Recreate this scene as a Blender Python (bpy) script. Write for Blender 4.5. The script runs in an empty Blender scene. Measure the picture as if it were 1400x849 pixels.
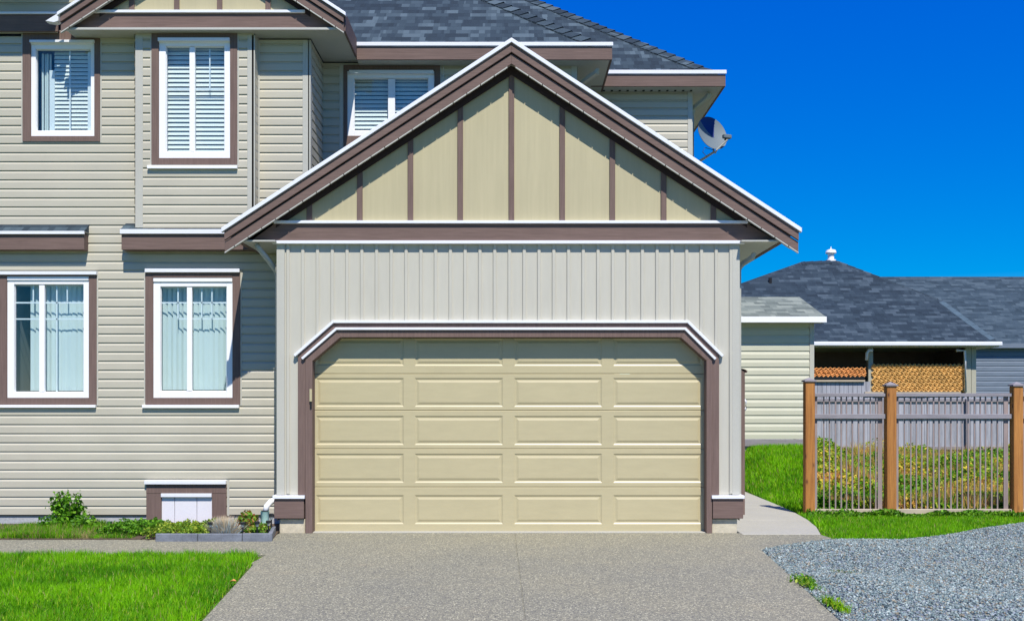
import bpy, math, random
import numpy as np
from mathutils import Vector, noise
random.seed(7); rng = np.random.default_rng(11)
S = bpy.context.scene; COL = S.collection

# ---------------------------------------------------------------- camera, sky, sun
CH = 1.61; F = 1430.0; D0 = 13.0          # eye height, focal length in photo pixels, metres to the garage front (y = 0)
def X(px, y=0.0): return (px - 698.0) * (D0 + y) / F
def Z(py, y=0.0): return CH + (551.0 - py) * (D0 + y) / F
def GP(px, py, z=0.0):                     # ground point
    d = F * (CH - z) / (py - 551.0); return ((px - 698.0) / F * d, d - D0)
cd = bpy.data.cameras.new('camera'); cam = bpy.data.objects.new('camera', cd); COL.objects.link(cam)
cam.location = (0, -D0, CH); cam.rotation_euler = (math.pi/2, 0, 0)
cd.sensor_width = 36; cd.lens = 36*F/1400; cd.shift_x = 2/1400; cd.shift_y = 126.5/1400
cd.clip_start = .1; cd.clip_end = 1000; S.camera = cam
sv = Vector((.247, -1, 1.517)).normalized()
EL = math.asin(sv.z); RO = math.atan2(sv.x, sv.y)
w = bpy.data.worlds.new('World'); S.world = w; w.use_nodes = True
nt = w.node_tree; nt.nodes.clear()
sky = nt.nodes.new('ShaderNodeTexSky'); sky.sky_type = 'NISHITA'; sky.sun_disc = False
sky.sun_elevation = EL; sky.sun_rotation = RO; sky.air_density = 1.0; sky.dust_density = 0.0; sky.ozone_density = 4.0; sky.altitude = 1500
hs = nt.nodes.new('ShaderNodeHueSaturation'); hs.inputs['Saturation'].default_value = 1.75; hs.inputs['Value'].default_value = 1.0
bg = nt.nodes.new('ShaderNodeBackground'); bg.inputs[1].default_value = .075
wo = nt.nodes.new('ShaderNodeOutputWorld')
nt.links.new(sky.outputs[0], hs.inputs['Color']); sp0 = nt.nodes.new('ShaderNodeSeparateColor'); cb0 = nt.nodes.new('ShaderNodeCombineColor')
nt.links.new(hs.outputs[0], sp0.inputs[0])
def wm(op, src, v):
    q = nt.nodes.new('ShaderNodeMath'); q.operation = op; nt.links.new(src, q.inputs[0]); q.inputs[1].default_value = v; return q.outputs[0]
nt.links.new(sp0.outputs[0], cb0.inputs[0]); nt.links.new(wm('MULTIPLY', sp0.outputs[1], 1.16), cb0.inputs[1])
nt.links.new(wm('MULTIPLY', wm('POWER', sp0.outputs[2], .3), 5.3), cb0.inputs[2]); nt.links.new(cb0.outputs[0], bg.inputs[0]); nt.links.new(bg.outputs[0], wo.inputs[0])
ld = bpy.data.lights.new('sun', 'SUN'); ld.energy = 4.8; ld.angle = math.radians(.5); ld.color = (1, .955, .89)
lo = bpy.data.objects.new('sun', ld); COL.objects.link(lo); lo.location = (5, -20, 30)
lo.rotation_euler = sv.to_track_quat('Z', 'Y').to_euler()
S.view_settings.view_transform = 'Standard'; S.view_settings.look = 'None'
S.view_settings.exposure = .25; S.view_settings.gamma = 1
S.cycles.max_bounces = 8; S.cycles.transparent_max_bounces = 12

# ---------------------------------------------------------------- materials
def newmat(name):
    m = bpy.data.materials.new(name); m.use_nodes = True
    n = m.node_tree; b = n.nodes['Principled BSDF']; return m, n, b
def N(n, t, **kw):
    x = n.nodes.new(t)
    for k, v in kw.items():
        if k in x.inputs: x.inputs[k].default_value = v
        else: setattr(x, k, v)
    return x
def mixc(n, fac, a, b, mode='MIX'):
    m = n.nodes.new('ShaderNodeMix'); m.data_type = 'RGBA'; m.blend_type = mode
    for sock, v in ((m.inputs[0], fac), (m.inputs[6], a), (m.inputs[7], b)):
        if hasattr(v, 'is_output'): n.links.new(v, sock)
        elif isinstance(v, (int, float)): sock.default_value = v
        else: sock.default_value = (*v, 1)
    return m.outputs[2]
def coords(n, scale=(1, 1, 1), uv=False, rot=(0, 0, 0)):
    t = n.nodes.new('ShaderNodeTexCoord'); mp = n.nodes.new('ShaderNodeMapping'); mp.inputs['Scale'].default_value = scale
    mp.inputs['Rotation'].default_value = rot
    n.links.new(t.outputs['UV' if uv else 'Object'], mp.inputs[0]); return mp.outputs[0]
def ramp(n, src, stops):
    r = n.nodes.new('ShaderNodeValToRGB'); n.links.new(src, r.inputs[0]); e = r.color_ramp.elements
    while len(e) < len(stops): e.new(.5)
    for q, (p, c) in zip(e, stops): q.position = p; q.color = (*c, 1) if len(c) == 3 else c
    return r.outputs[0]
def bump(n, b, src, dist=.002, strength=1.0, prev=None):
    q = n.nodes.new('ShaderNodeBump'); q.inputs['Distance'].default_value = dist; q.inputs['Strength'].default_value = strength
    n.links.new(src, q.inputs['Height'])
    if prev is not None: n.links.new(prev, q.inputs['Normal'])
    n.links.new(q.outputs[0], b.inputs['Normal']); return q.outputs[0]
def paint(name, col, rough=.5, var=.10, scale=(1.5, 1.5, 1.5), grain=None, bd=.0006, spec=.4, dirt=.0):
    m, n, b = newmat(name); b.inputs['Roughness'].default_value = rough; b.inputs['Specular IOR Level'].default_value = spec
    t = N(n, 'ShaderNodeTexNoise', Scale=1.0, Detail=5.0, Roughness=.6); n.links.new(coords(n, scale), t.inputs['Vector'])
    lo_ = tuple(c*(1-var) for c in col); hi = tuple(min(1, c*(1+var)) for c in col)
    c = ramp(n, t.outputs[0], [(.3, lo_), (.7, hi)])
    g = N(n, 'ShaderNodeTexNoise', Scale=1.0, Detail=4.0, Roughness=.65); n.links.new(coords(n, grain or (60, 60, 60)), g.inputs['Vector'])
    c2 = mixc(n, (.5 if col[0] < .45 or col[0]-col[2] > .3 else .12) if grain else .12, c, ramp(n, g.outputs[0], [(.35, tuple(v*.72 for v in col)), (.65, tuple(min(1, v*1.2) for v in col))]))
    if dirt:
        d = N(n, 'ShaderNodeTexNoise', Scale=1.0, Detail=8.0, Roughness=.75); n.links.new(coords(n, (3, 3, .6)), d.inputs['Vector'])
        c2 = mixc(n, ramp(n, d.outputs[0], [(.55, (0, 0, 0)), (.8, (dirt, dirt, dirt))]), c2, tuple(v*.5 for v in col))
    n.links.new(c2, b.inputs['Base Color']); bump(n, b, g.outputs[0], bd, 1.0)
    return m
M = {}
M['siding'] = paint('siding_vinyl', (.51, .475, .37), .45, .05, (.8, .8, .8), (1.5, 6, 12), .0002, dirt=.08)
M['board'] = paint('board_and_batten_vinyl', (.525, .50, .41), .45, .03, (.7, .7, .7), (14, 14, 1.5), .0002, dirt=.06)
M['corner'] = paint('corner_vinyl', (.50, .485, .41), .45, .04, (.8, .8, .8), dirt=.08)
M['panel'] = paint('gable_panel_paint', (.47, .415, .25), .6, .06, (2, 2, .5), (30, 30, 1.2), .0004, dirt=.10)
M['door'] = paint('garage_door_paint', (.50, .435, .255), .38, .03, (.6, .6, .6), (3, 8, 14), .0001, dirt=.05)
M['brown'] = paint('brown_trim_paint', (.178, .122, .102), .7, .12, (1.5, 1.5, 1.5), (2.5, 60, 60), .0012, dirt=.25, spec=.15)
M['brownv'] = paint('brown_trim_paint_vertical', (.178, .122, .102), .7, .12, (1.5, 1.5, 1.5), (60, 60, 2.5), .0012, dirt=.25, spec=.15)
M['brown_shade'] = paint('frieze_brown_shade', (.045, .030, .028), .7, .12, (1.5, 1.5, 1.5), spec=.15)  # trim brown darkened: the shade under the rakes is put into the colour
M['white'] = paint('white_vinyl', (.90, .895, .88), .35, .02, (1, 1, 1), bd=.0002, dirt=.08)
M['metal'] = paint('white_flashing', (.80, .81, .83), .35, .03, (1, 1, 1), bd=.0003, dirt=.15)
M['soffit'] = paint('soffit_vinyl', (.50, .49, .43), .5, .04, (1, 1, 1), bd=.0003)
M['gutter'] = paint('gutter_metal', (.46, .45, .38), .35, .05, (1, 1, 1), bd=.0003)
M['blind'] = paint('blind_vinyl', (.90, .87, .79), .5, .02, (1, 1, 1), bd=.0001)
M['vblind'] = paint('fabric_blind', (.70, .75, .72), .8, .04, (3, 3, 1), (90, 90, 5), .0003)
M['room'] = paint('room_plaster', (.30, .32, .31), .8, .05)
M['black'] = paint('black_rubber_and_shade', (.012, .012, .013), .6, .1)
M['darkplastic'] = paint('dark_plastic', (.015, .017, .02), .35, .1)
M['foundation'] = paint('foundation_concrete', (.42, .43, .43), .85, .12, (2, 2, 2), (40, 40, 40), .002, dirt=.3)
M['plinth'] = paint('plinth_concrete', (.58, .52, .38), .9, .2, (12, 12, 12), (70, 70, 70), .004, dirt=.5)
M['walk'] = paint('walk_concrete', (.41, .395, .325), .85, .07, (1.2, 1.2, 1.2), (90, 90, 90), .0015, dirt=.25)
M['hatch'] = paint('hatch_board', (.76, .74, .76), .6, .03)
M['edging'] = paint('edging_block', (.17, .185, .21), .6, .5, (5, 5, 9), (60, 60, 60), .002, dirt=.3)
M['pipe'] = paint('drain_pipe_plastic', (.55, .80, .70), .45, .08, (6, 6, 6))
M['cedar'] = paint('cedar_wood', (.47, .20, .045), .75, .22, (6, 6, 1.2), (45, 45, 3), .002, dirt=.2)
M['grey_wood'] = paint('weathered_wood', (.27, .25, .26), .85, .2, (2, 9, 4), (4, 60, 60), .002, dirt=.35)
M['grey_woodv'] = paint('weathered_wood_vertical', (.36, .365, .395), .85, .5, (7, .4, .4), (60, 60, 4), .002, dirt=.35)
M['picket'] = paint('picket_wood', (.31, .245, .225), .85, .25, (9, 2, 1), (60, 60, 4), .002, dirt=.3)
M['pale_wood'] = paint('pale_wood', (.48, .40, .29), .8, .15, (2, 9, 9), (3, 60, 60), .002, dirt=.3)
M['weave'] = paint('woven_wood', (.66, .39, .12), .7, .22, (5, 5, 5), bd=.002)
M['weave2'] = paint('woven_wood_red', (.66, .29, .09), .7, .22, (5, 5, 5), bd=.002)
M['post2'] = paint('porch_post', (.42, .40, .30), .6, .06)
M['shed'] = paint('shed_siding', (.56, .55, .42), .5, .05, (1, 1, 1), bd=.0004)
M['blue_siding'] = paint('blue_grey_siding', (.16, .20, .25), .6, .12, (.5, .5, 3), (2, 30, 30), .001)
M['dish'] = paint('dish_metal', (.13, .165, .18), .6, .05)
M['dishblue'] = paint('dish_decal', (.012, .025, .13), .4, .05)
M['bark'] = paint('stem_bark', (.13, .085, .05), .9, .2, (20, 20, 5))
M['soil'] = paint('soil', (.10, .07, .045), 1, .35, (8, 8, 8), (60, 60, 60), .006)
def knots(m):
    n = m.node_tree; b = n.nodes['Principled BSDF']; src = b.inputs['Base Color'].links[0].from_socket
    vo = N(n, 'ShaderNodeTexVoronoi', Scale=1.0); n.links.new(coords(n, (7, 7, 3.2)), vo.inputs['Vector'])
    k = ramp(n, vo.outputs['Distance'], [(.06, (1, 1, 1)), (.13, (.25, .25, .25)), (.2, (0, 0, 0))])
    g = N(n, 'ShaderNodeTexNoise', Scale=1.0, Detail=6.0, Roughness=.7); n.links.new(coords(n, (26, 26, 1.1)), g.inputs['Vector'])
    c = mixc(n, ramp(n, g.outputs[0], [(.42, (0, 0, 0)), (.66, (.75, .75, .75))]), src, (.24, .085, .02))
    n.links.new(mixc(n, k, c, (.09, .03, .012)), b.inputs['Base Color'])
knots(M['cedar'])
def glassmat():
    m, n, b = newmat('window_glass'); n.nodes.remove(b); o = n.nodes['Material Output']
    tr = N(n, 'ShaderNodeBsdfTransparent'); tr.inputs[0].default_value = (.925, .972, .98, 1)
    gl = N(n, 'ShaderNodeBsdfGlossy', Roughness=.01); lw = N(n, 'ShaderNodeLayerWeight', Blend=.5)
    pw = N(n, 'ShaderNodeMath', operation='POWER'); n.links.new(lw.outputs['Facing'], pw.inputs[0]); pw.inputs[1].default_value = 3.0
    fr = N(n, 'ShaderNodeMath', operation='MULTIPLY_ADD'); n.links.new(pw.outputs[0], fr.inputs[0]); fr.inputs[1].default_value = .5; fr.inputs[2].default_value = .05
    t = N(n, 'ShaderNodeTexNoise', Scale=1.3, Detail=1.0); n.links.new(coords(n), t.inputs['Vector'])
    bp = N(n, 'ShaderNodeBump', Distance=.01, Strength=.3); n.links.new(t.outputs[0], bp.inputs['Height']); n.links.new(bp.outputs[0], gl.inputs['Normal'])
    mx = n.nodes.new('ShaderNodeMixShader'); n.links.new(fr.outputs[0], mx.inputs[0]); n.links.new(tr.outputs[0], mx.inputs[1]); n.links.new(gl.outputs[0], mx.inputs[2])
    n.links.new(mx.outputs[0], o.inputs[0]); return m
M['glass'] = glassmat()
def shingle(name, cols, row=.145, bw=.30, dist=.012):
    m, n, b = newmat(name); b.inputs['Roughness'].default_value = .9; b.inputs['Specular IOR Level'].default_value = .25
    uv = coords(n, (1, 1, 1), True)
    def brick(wd, off, sq, freq):
        k = N(n, 'ShaderNodeTexBrick'); k.offset = off; k.squash = sq; k.squash_frequency = freq; k.offset_frequency = 2
        for a, v in (('Scale', 1.0), ('Mortar Size', .0), ('Brick Width', wd), ('Row Height', row), ('Bias', .0)): k.inputs[a].default_value = v
        k.inputs['Color1'].default_value = (0, 0, 0, 1); k.inputs['Color2'].default_value = (1, 1, 1, 1); n.links.new(uv, k.inputs['Vector']); return k
    a = brick(bw, .37, 1.5, 3); c = brick(bw*.57, .61, .7, 2)
    f = mixc(n, .35, a.outputs[0], c.outputs[0])
    col = ramp(n, f, [(.15, cols[0]), (.38, cols[1]), (.60, cols[2]), (.85, cols[3])])
    g = N(n, 'ShaderNodeTexNoise', Scale=160.0, Detail=3.0); n.links.new(uv, g.inputs['Vector'])
    l = N(n, 'ShaderNodeTexNoise', Scale=.7, Detail=3.0); n.links.new(uv, l.inputs['Vector'])
    col = mixc(n, .35, col, ramp(n, g.outputs[0], [(.3, tuple(v*.45 for v in cols[1])), (.7, tuple(v*1.5 for v in cols[2]))]))
    col = mixc(n, ramp(n, l.outputs[0], [(.35, (0, 0, 0)), (.75, (.12, .12, .12))]), col, cols[2])
    n.links.new(col, b.inputs['Base Color'])
    sp = n.nodes.new('ShaderNodeSeparateXYZ'); n.links.new(uv, sp.inputs[0])
    d = N(n, 'ShaderNodeMath', operation='DIVIDE'); n.links.new(sp.outputs[1], d.inputs[0]); d.inputs[1].default_value = row
    fr = N(n, 'ShaderNodeMath', operation='FRACT'); n.links.new(d.outputs[0], fr.inputs[0])
    iv = N(n, 'ShaderNodeMath', operation='SUBTRACT'); iv.inputs[0].default_value = 1.0; n.links.new(fr.outputs[0], iv.inputs[1])
    ad = N(n, 'ShaderNodeMath', operation='MULTIPLY_ADD'); n.links.new(f, ad.inputs[0]); ad.inputs[1].default_value = .6; n.links.new(iv.outputs[0], ad.inputs[2])
    p = bump(n, b, ad.outputs[0], dist, 1.0); bump(n, b, g.outputs[0], .002, .6, p); return m
M['shingle'] = shingle('asphalt_shingle', [(.009, .016, .023), (.018, .031, .043), (.041, .064, .080), (.105, .148, .172)], .145, .21)
M['shingle_far'] = shingle('asphalt_shingle_far', [(.010, .019, .029), (.019, .033, .048), (.034, .054, .072), (.075, .105, .130)], .13, .36)
M['shingle_light'] = shingle('asphalt_shingle_light', [(.08, .10, .085), (.14, .165, .14), (.20, .23, .195), (.30, .33, .27)], .16, .34)
M['shingle_right'] = shingle('asphalt_shingle_right', [(.016, .030, .040), (.030, .051, .067), (.048, .075, .094), (.085, .12, .14)], .15, .5, .02)
M['hip_cap'] = paint('hip_cap_shingle', (.062, .10, .128), .9, .2, (3, 3, 3), bd=.002)
def aggregate():
    m, n, b = newmat('exposed_aggregate'); b.inputs['Roughness'].default_value = .8
    v = coords(n, (1, 1, 1))
    vo = N(n, 'ShaderNodeTexVoronoi', Scale=78.0); n.links.new(v, vo.inputs['Vector'])
    sep = n.nodes.new('ShaderNodeSeparateColor'); n.links.new(vo.outputs['Color'], sep.inputs[0])
    c = ramp(n, sep.outputs[0], [(.0, (.025, .03, .05)), (.25, (.11, .11, .11)), (.5, (.26, .245, .185)), (.75, (.37, .345, .25)), (.93, (.74, .70, .48))])
    e = ramp(n, vo.outputs['Distance'], [(.25, (0, 0, 0)), (.62, (1, 1, 1))])
    c = mixc(n, e, c, (.25, .24, .17))
    l = N(n, 'ShaderNodeTexNoise', Scale=.55, Detail=5.0, Roughness=.6); n.links.new(v, l.inputs['Vector'])
    c = mixc(n, .8, c, ramp(n, l.outputs[0], [(.3, (.78, .79, .82)), (.7, (1.0, .97, .90))]), 'MULTIPLY')
    l2 = N(n, 'ShaderNodeTexNoise', Scale=2.2, Detail=6.0, Roughness=.7); n.links.new(v, l2.inputs['Vector'])
    c = mixc(n, ramp(n, l2.outputs[0], [(.6, (0, 0, 0)), (.8, (.35, .35, .35))]), c, (.34, .26, .17))
    n.links.new(c, b.inputs['Base Color'])
    iv = N(n, 'ShaderNodeMath', operation='SUBTRACT'); iv.inputs[0].default_value = 1.0; n.links.new(vo.outputs['Distance'], iv.inputs[1])
    bump(n, b, iv.outputs[0], .004, .7); return m
M['aggregate'] = aggregate()
def groundmat():
    m, n, b = newmat('earth_and_turf'); b.inputs['Roughness'].default_value = 1
    v = coords(n)
    a = N(n, 'ShaderNodeTexNoise', Scale=1.1, Detail=6.0, Roughness=.7); n.links.new(v, a.inputs['Vector'])
    g = N(n, 'ShaderNodeTexNoise', Scale=35.0, Detail=4.0); n.links.new(v, g.inputs['Vector'])
    c = ramp(n, a.outputs[0], [(.35, (.05, .085, .012)), (.6, (.085, .12, .018)), (.75, (.13, .11, .04))])
    c = mixc(n, .5, c, ramp(n, g.outputs[0], [(.3, (.03, .05, .01)), (.7, (.11, .16, .02))]))
    n.links.new(c, b.inputs['Base Color']); bump(n, b, g.outputs[0], .02); return m
M['ground'] = groundmat()
def gravelbase():
    m, n, b = newmat('crushed_stone_bed'); b.inputs['Roughness'].default_value = .95
    vo = N(n, 'ShaderNodeTexVoronoi', Scale=42.0); n.links.new(coords(n), vo.inputs['Vector'])
    sep = n.nodes.new('ShaderNodeSeparateColor'); n.links.new(vo.outputs['Color'], sep.inputs[0])
    n.links.new(ramp(n, sep.outputs[0], [(0, (.10, .13, .155)), (.5, (.20, .24, .27)), (1, (.36, .40, .42))]), b.inputs['Base Color'])
    iv = N(n, 'ShaderNodeMath', operation='SUBTRACT'); iv.inputs[0].default_value = 1.0; n.links.new(vo.outputs['Distance'], iv.inputs[1])
    bump(n, b, iv.outputs[0], .015); return m
M['gravelbase'] = gravelbase()
def attrmat(name, rough=.7, trans=0.0, spec=.3):
    m, n, b = newmat(name); b.inputs['Roughness'].default_value = rough; b.inputs['Specular IOR Level'].default_value = spec
    a = n.nodes.new('ShaderNodeAttribute'); a.attribute_name = 'tint'
    t = N(n, 'ShaderNodeTexNoise', Scale=25.0, Detail=2.0); n.links.new(coords(n), t.inputs['Vector'])
    c = mixc(n, .6, a.outputs[0], ramp(n, t.outputs[0], [(.3, (.72, .72, .72)), (.7, (1.2, 1.2, 1.2))]), 'MULTIPLY')
    n.links.new(c, b.inputs['Base Color'])
    if trans:
        o = n.nodes['Material Output']; td = N(n, 'ShaderNodeBsdfTranslucent'); n.links.new(c, td.inputs[0])
        mx = n.nodes.new('ShaderNodeMixShader'); mx.inputs[0].default_value = trans
        n.links.new(b.outputs[0], mx.inputs[1]); n.links.new(td.outputs[0], mx.inputs[2]); n.links.new(mx.outputs[0], o.inputs[0])
    return m
M['leaf'] = attrmat('leaf_green', .55, .35)
M['blade'] = attrmat('grass_blade', .6, .35)
M['stone'] = attrmat('crushed_stone', .85, 0)

# ---------------------------------------------------------------- mesh building
class MB:
    def __init__(s): s.v = []; s.f = []; s.uv = []; s.m = []; s.mi = 0
    def face(s, pts, uv=None):
        i = len(s.v); s.v += [tuple(p) for p in pts]; s.f.append(tuple(range(i, i+len(pts)))); s.uv.append(uv); s.m.append(s.mi)
    def box(s, x0, x1, y0, y1, z0, z1):
        if x0 > x1: x0, x1 = x1, x0
        if y0 > y1: y0, y1 = y1, y0
        if z0 > z1: z0, z1 = z1, z0
        i = len(s.v)
        s.v += [(x0, y0, z0), (x1, y0, z0), (x1, y1, z0), (x0, y1, z0), (x0, y0, z1), (x1, y0, z1), (x1, y1, z1), (x0, y1, z1)]
        for q in ((0, 3, 2, 1), (4, 5, 6, 7), (0, 1, 5, 4), (1, 2, 6, 5), (2, 3, 7, 6), (3, 0, 4, 7)):
            s.f.append(tuple(i+k for k in q)); s.uv.append(None); s.m.append(s.mi)
        return s
    def prism(s, poly, y0, y1):           # poly (x, z) counter-clockwise seen from the front (-y)
        a = sum(poly[k][0]*poly[(k+1) % len(poly)][1]-poly[(k+1) % len(poly)][0]*poly[k][1] for k in range(len(poly)))
        if a < 0: poly = poly[::-1]
        n = len(poly); i = len(s.v)
        s.v += [(x, y0, z) for x, z in poly] + [(x, y1, z) for x, z in poly]
        fs = [tuple(i+k for k in range(n)), tuple(i+n+k for k in range(n))[::-1]]
        for k in range(n):
            k2 = (k+1) % n; fs.append((i+k, i+n+k, i+n+k2, i+k2))
        for f in fs: s.f.append(f); s.uv.append(None); s.m.append(s.mi)
        return s
    def slab(s, poly, z0, z1):            # poly (x, y)
        a = sum(poly[k][0]*poly[(k+1) % len(poly)][1]-poly[(k+1) % len(poly)][0]*poly[k][1] for k in range(len(poly)))
        if a < 0: poly = poly[::-1]
        n = len(poly); i = len(s.v)
        s.v += [(x, y, z1) for x, y in poly] + [(x, y, z0) for x, y in poly]
        fs = [tuple(i+k for k in range(n)), tuple(i+n+k for k in range(n))[::-1]]
        for k in range(n):
            k2 = (k+1) % n; fs.append((i+k, i+n+k, i+n+k2, i+k2))
        for f in fs: s.f.append(f); s.uv.append(None); s.m.append(s.mi)
        return s
    def tube(s, pts, r, seg=10, sq=None, cap=True):
        pts = [Vector(p) for p in pts]; rs = r if isinstance(r, (list, tuple)) else [r]*len(pts); i0 = len(s.v)
        for k, p in enumerate(pts):
            d = (pts[min(k+1, len(pts)-1)]-pts[max(k-1, 0)]).normalized()
            a = d.cross(Vector((0, 0, 1))); a = a.normalized() if a.length > .05 else Vector((1, 0, 0)); b = a.cross(d).normalized()
            if sq:
                for (u, v) in ((-1, -1), (1, -1), (1, 1), (-1, 1)): s.v.append(tuple(p+a*u*sq[0]/2+b*v*sq[1]/2))
            else:
                for q in range(seg):
                    t = 2*math.pi*q/seg; s.v.append(tuple(p+a*math.cos(t)*rs[k]+b*math.sin(t)*rs[k]))
        n = 4 if sq else seg
        for k in range(len(pts)-1):
            for q in range(n):
                q2 = (q+1) % n; s.f.append((i0+k*n+q, i0+k*n+q2, i0+(k+1)*n+q2, i0+(k+1)*n+q)); s.uv.append(None); s.m.append(s.mi)
        if cap:
            s.f.append(tuple(i0+q for q in range(n))[::-1]); s.uv.append(None); s.m.append(s.mi)
            e = i0+(len(pts)-1)*n; s.f.append(tuple(e+q for q in range(n))); s.uv.append(None); s.m.append(s.mi)
        return s
    def build(s, name, mats, parent=None, bev=0, smooth=False):
        if not isinstance(mats, (list, tuple)): mats = [mats]
        off = WL.get(parent.name, Vector()) if parent else Vector()
        me = bpy.data.meshes.new(name); me.from_pydata([tuple(Vector(p)-off) for p in s.v], [], s.f)
        for mm in mats: me.materials.append(M[mm])
        if len(mats) > 1: me.polygons.foreach_set('material_index', s.m)
        if any(u for u in s.uv):
            L = me.uv_layers.new(name='UVMap'); k = 0
            for f, u in zip(s.f, s.uv):
                for q in range(len(f)):
                    if u: L.data[k].uv = u[q]
                    k += 1
        if smooth: me.polygons.foreach_set('use_smooth', [True]*len(s.f))
        me.update(); o = bpy.data.objects.new(name, me); COL.objects.link(o)
        if parent: o.parent = parent
        WL[o.name] = off
        if bev:
            b = o.modifiers.new('bevel', 'BEVEL'); b.width = bev; b.segments = 1; b.limit_method = 'ANGLE'; b.angle_limit = math.radians(40)
        return o
WL = {}
def thing(name, label, cat, loc=(0, 0, 0), group=None):
    o = bpy.data.objects.new(name, None); COL.objects.link(o); o.location = loc; WL[o.name] = Vector(loc)
    o['label'] = label; o['category'] = cat
    if group: o['group'] = group
    return o
def tag(o, label=None, cat=None, group=None, kind=None):
    for k, v in (('label', label), ('category', cat), ('group', group), ('kind', kind)):
        if v: o[k] = v
    return o
def fastmesh(name, verts, faces_flat, loop_tot, mat, tint=None, parent=None, smooth=False):
    me = bpy.data.meshes.new(name); nv = len(verts); nl = len(faces_flat); nf = len(loop_tot)
    me.vertices.add(nv); me.vertices.foreach_set('co', np.asarray(verts, np.float32).ravel())
    me.loops.add(nl); me.loops.foreach_set('vertex_index', np.asarray(faces_flat, np.int32))
    me.polygons.add(nf); ls = np.zeros(nf, np.int32); ls[1:] = np.cumsum(loop_tot)[:-1]
    me.polygons.foreach_set('loop_start', ls)
    try: me.polygons.foreach_set('loop_total', np.asarray(loop_tot, np.int32))
    except Exception: pass
    me.materials.append(M[mat])
    me.update(calc_edges=True); me.validate()
    if tint is not None:
        a = me.color_attributes.new('tint', 'FLOAT_COLOR', 'POINT'); c = np.ones((nv, 4), np.float32); c[:, :3] = tint; a.data.foreach_set('color', c.ravel())
    o = bpy.data.objects.new(name, me); COL.objects.link(o)
    if parent: o.parent = parent
    return o
def siding(mb, rects, o, u, n, e=.12, d=.016, ph=.134, lap=.74):
    """lap siding in a wall plane: o origin (x, y), u direction, n outward normal; rects (u0, u1, z0, z1)"""
    def P(a, b, z): return (o[0]+u[0]*a+n[0]*b, o[1]+u[1]*a+n[1]*b, z)
    for u0, u1, z0, z1 in rects:
        k = math.floor((z0-ph)/e)
        while ph+k*e < z1-1e-4:
            zb = ph+k*e; pts = [(0, zb), (d, zb), (d, zb+(lap-.06)*e), (.001, zb+.91*e), (.0, zb+e)]
            for (a, za), (b, zc) in zip(pts, pts[1:]):
                if zc <= z0+1e-5 or za >= z1-1e-5:
                    if not (za == zc and z0 <= za <= z1): continue
                if zc > za:
                    a2, b2, s0, s1 = a, b, za, zc
                    if s0 < z0: a2 = a+(b-a)*(z0-za)/(zc-za); s0 = z0
                    if s1 > z1: b2 = a+(b-a)*(z1-za)/(zc-za); s1 = z1
                    mb.face([P(u0, a2, s0), P(u1, a2, s0), P(u1, b2, s1), P(u0, b2, s1)])
                else:
                    mb.face([P(u0, a, za), P(u1, a, za), P(u1, b, zc), P(u0, b, zc)])
            k += 1
def cut(rect, holes):
    """split a rectangle (u0, u1, z0, z1) around openings"""
    xs = sorted({rect[0], rect[1], *[min(max(h[k], rect[0]), rect[1]) for h in holes for k in (0, 1)]}); out = []
    for a, b in zip(xs, xs[1:]):
        if b-a < 1e-5: continue
        m = (a+b)/2; hs_ = sorted((h[2], h[3]) for h in holes if h[0] < m < h[1]); z = rect[2]
        for h0, h1 in hs_:
            if h0 > z: out.append((a, b, z, min(h0, rect[3])))
            z = max(z, h1)
        if z < rect[3]: out.append((a, b, z, rect[3]))
    return out
FR = ((1, 0), (0, -1))

# ================================================================ GROUND
def sm(t): t = np.clip(t, 0, 1); return t*t*(3-2*t)
def H(x, y):
    x = np.asarray(x, float); y = np.asarray(y, float)
    a = .70*sm((y-2.6)/6.0)*sm((x-4.15)/.9); amp = 1-.80*sm((x-5.9)/.9)
    return a*amp - .03
xs = np.concatenate([np.linspace(-300, -12, 10), np.arange(-10, 3.5, .75), np.arange(3.5, 12, .15), np.linspace(13, 40, 12), np.linspace(60, 400, 8)])
ys = np.concatenate([np.linspace(-100, -10, 8), np.arange(-8, 2, .5), np.arange(2, 12, .2), np.linspace(13, 60, 20), np.linspace(80, 700, 8)])
XX, YY = np.meshgrid(xs, ys); ZZ = H(XX, YY); nx, ny = len(xs), len(ys)
V = np.stack([XX.ravel(), YY.ravel(), ZZ.ravel()], 1)
ii, jj = np.meshgrid(np.arange(nx-1), np.arange(ny-1)); a = (jj*nx+ii).ravel()
Fq = np.stack([a, a+1, a+nx+1, a+nx], 1)
tag(fastmesh('ground', V, Fq.ravel(), [4]*len(Fq), 'ground'), kind='structure')
cx = .05
mb = MB(); lx = [GP(346, 771), GP(275, 849)]; L8 = (lx[1][0]+.35*1.1, -9.5)
mb.slab([(X(383), -.012), (X(383)-.02, -.62), (-2.60, -1.80), (-2.62, -2.45), (lx[0][0], lx[0][1]), lx[1], L8, (cx+.104, -9.5), (cx-.002, -.012)], -.1, 0)
R8 = (2.2, -9.5)
mb.slab([(cx-.01, -.05), (cx+.095, -9.4), (cx+.115, -9.4), (cx+.01, -.05)], -.09, -.006)
mb.slab([(cx+.002, -.012), (cx+.108, -9.5), R8, (2.442, -5.27), (2.767, -1.43), (3.22, -.95), (3.84, -.49), (3.80, -.16), (2.85, -.16), (2.85, -.012)], -.1, 0)
tag(mb.build('driveway', 'aggregate', bev=.006), kind='structure')
mb = MB(); mb.slab([(-14, -1.82), (-2.585, -1.80), (X(383)+.0, -.62), (-14, -.62)], -.1, -.002)
tag(mb.build('path', 'aggregate', bev=.006), kind='structure')
mb = MB()
pts = [(2.85, -.15), (3.81, -.15), (3.98, .6), (4.15, 1.76), (4.22, 3.2), (4.27, 6.0), (4.27, 12), (2.85, 12)]
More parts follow.
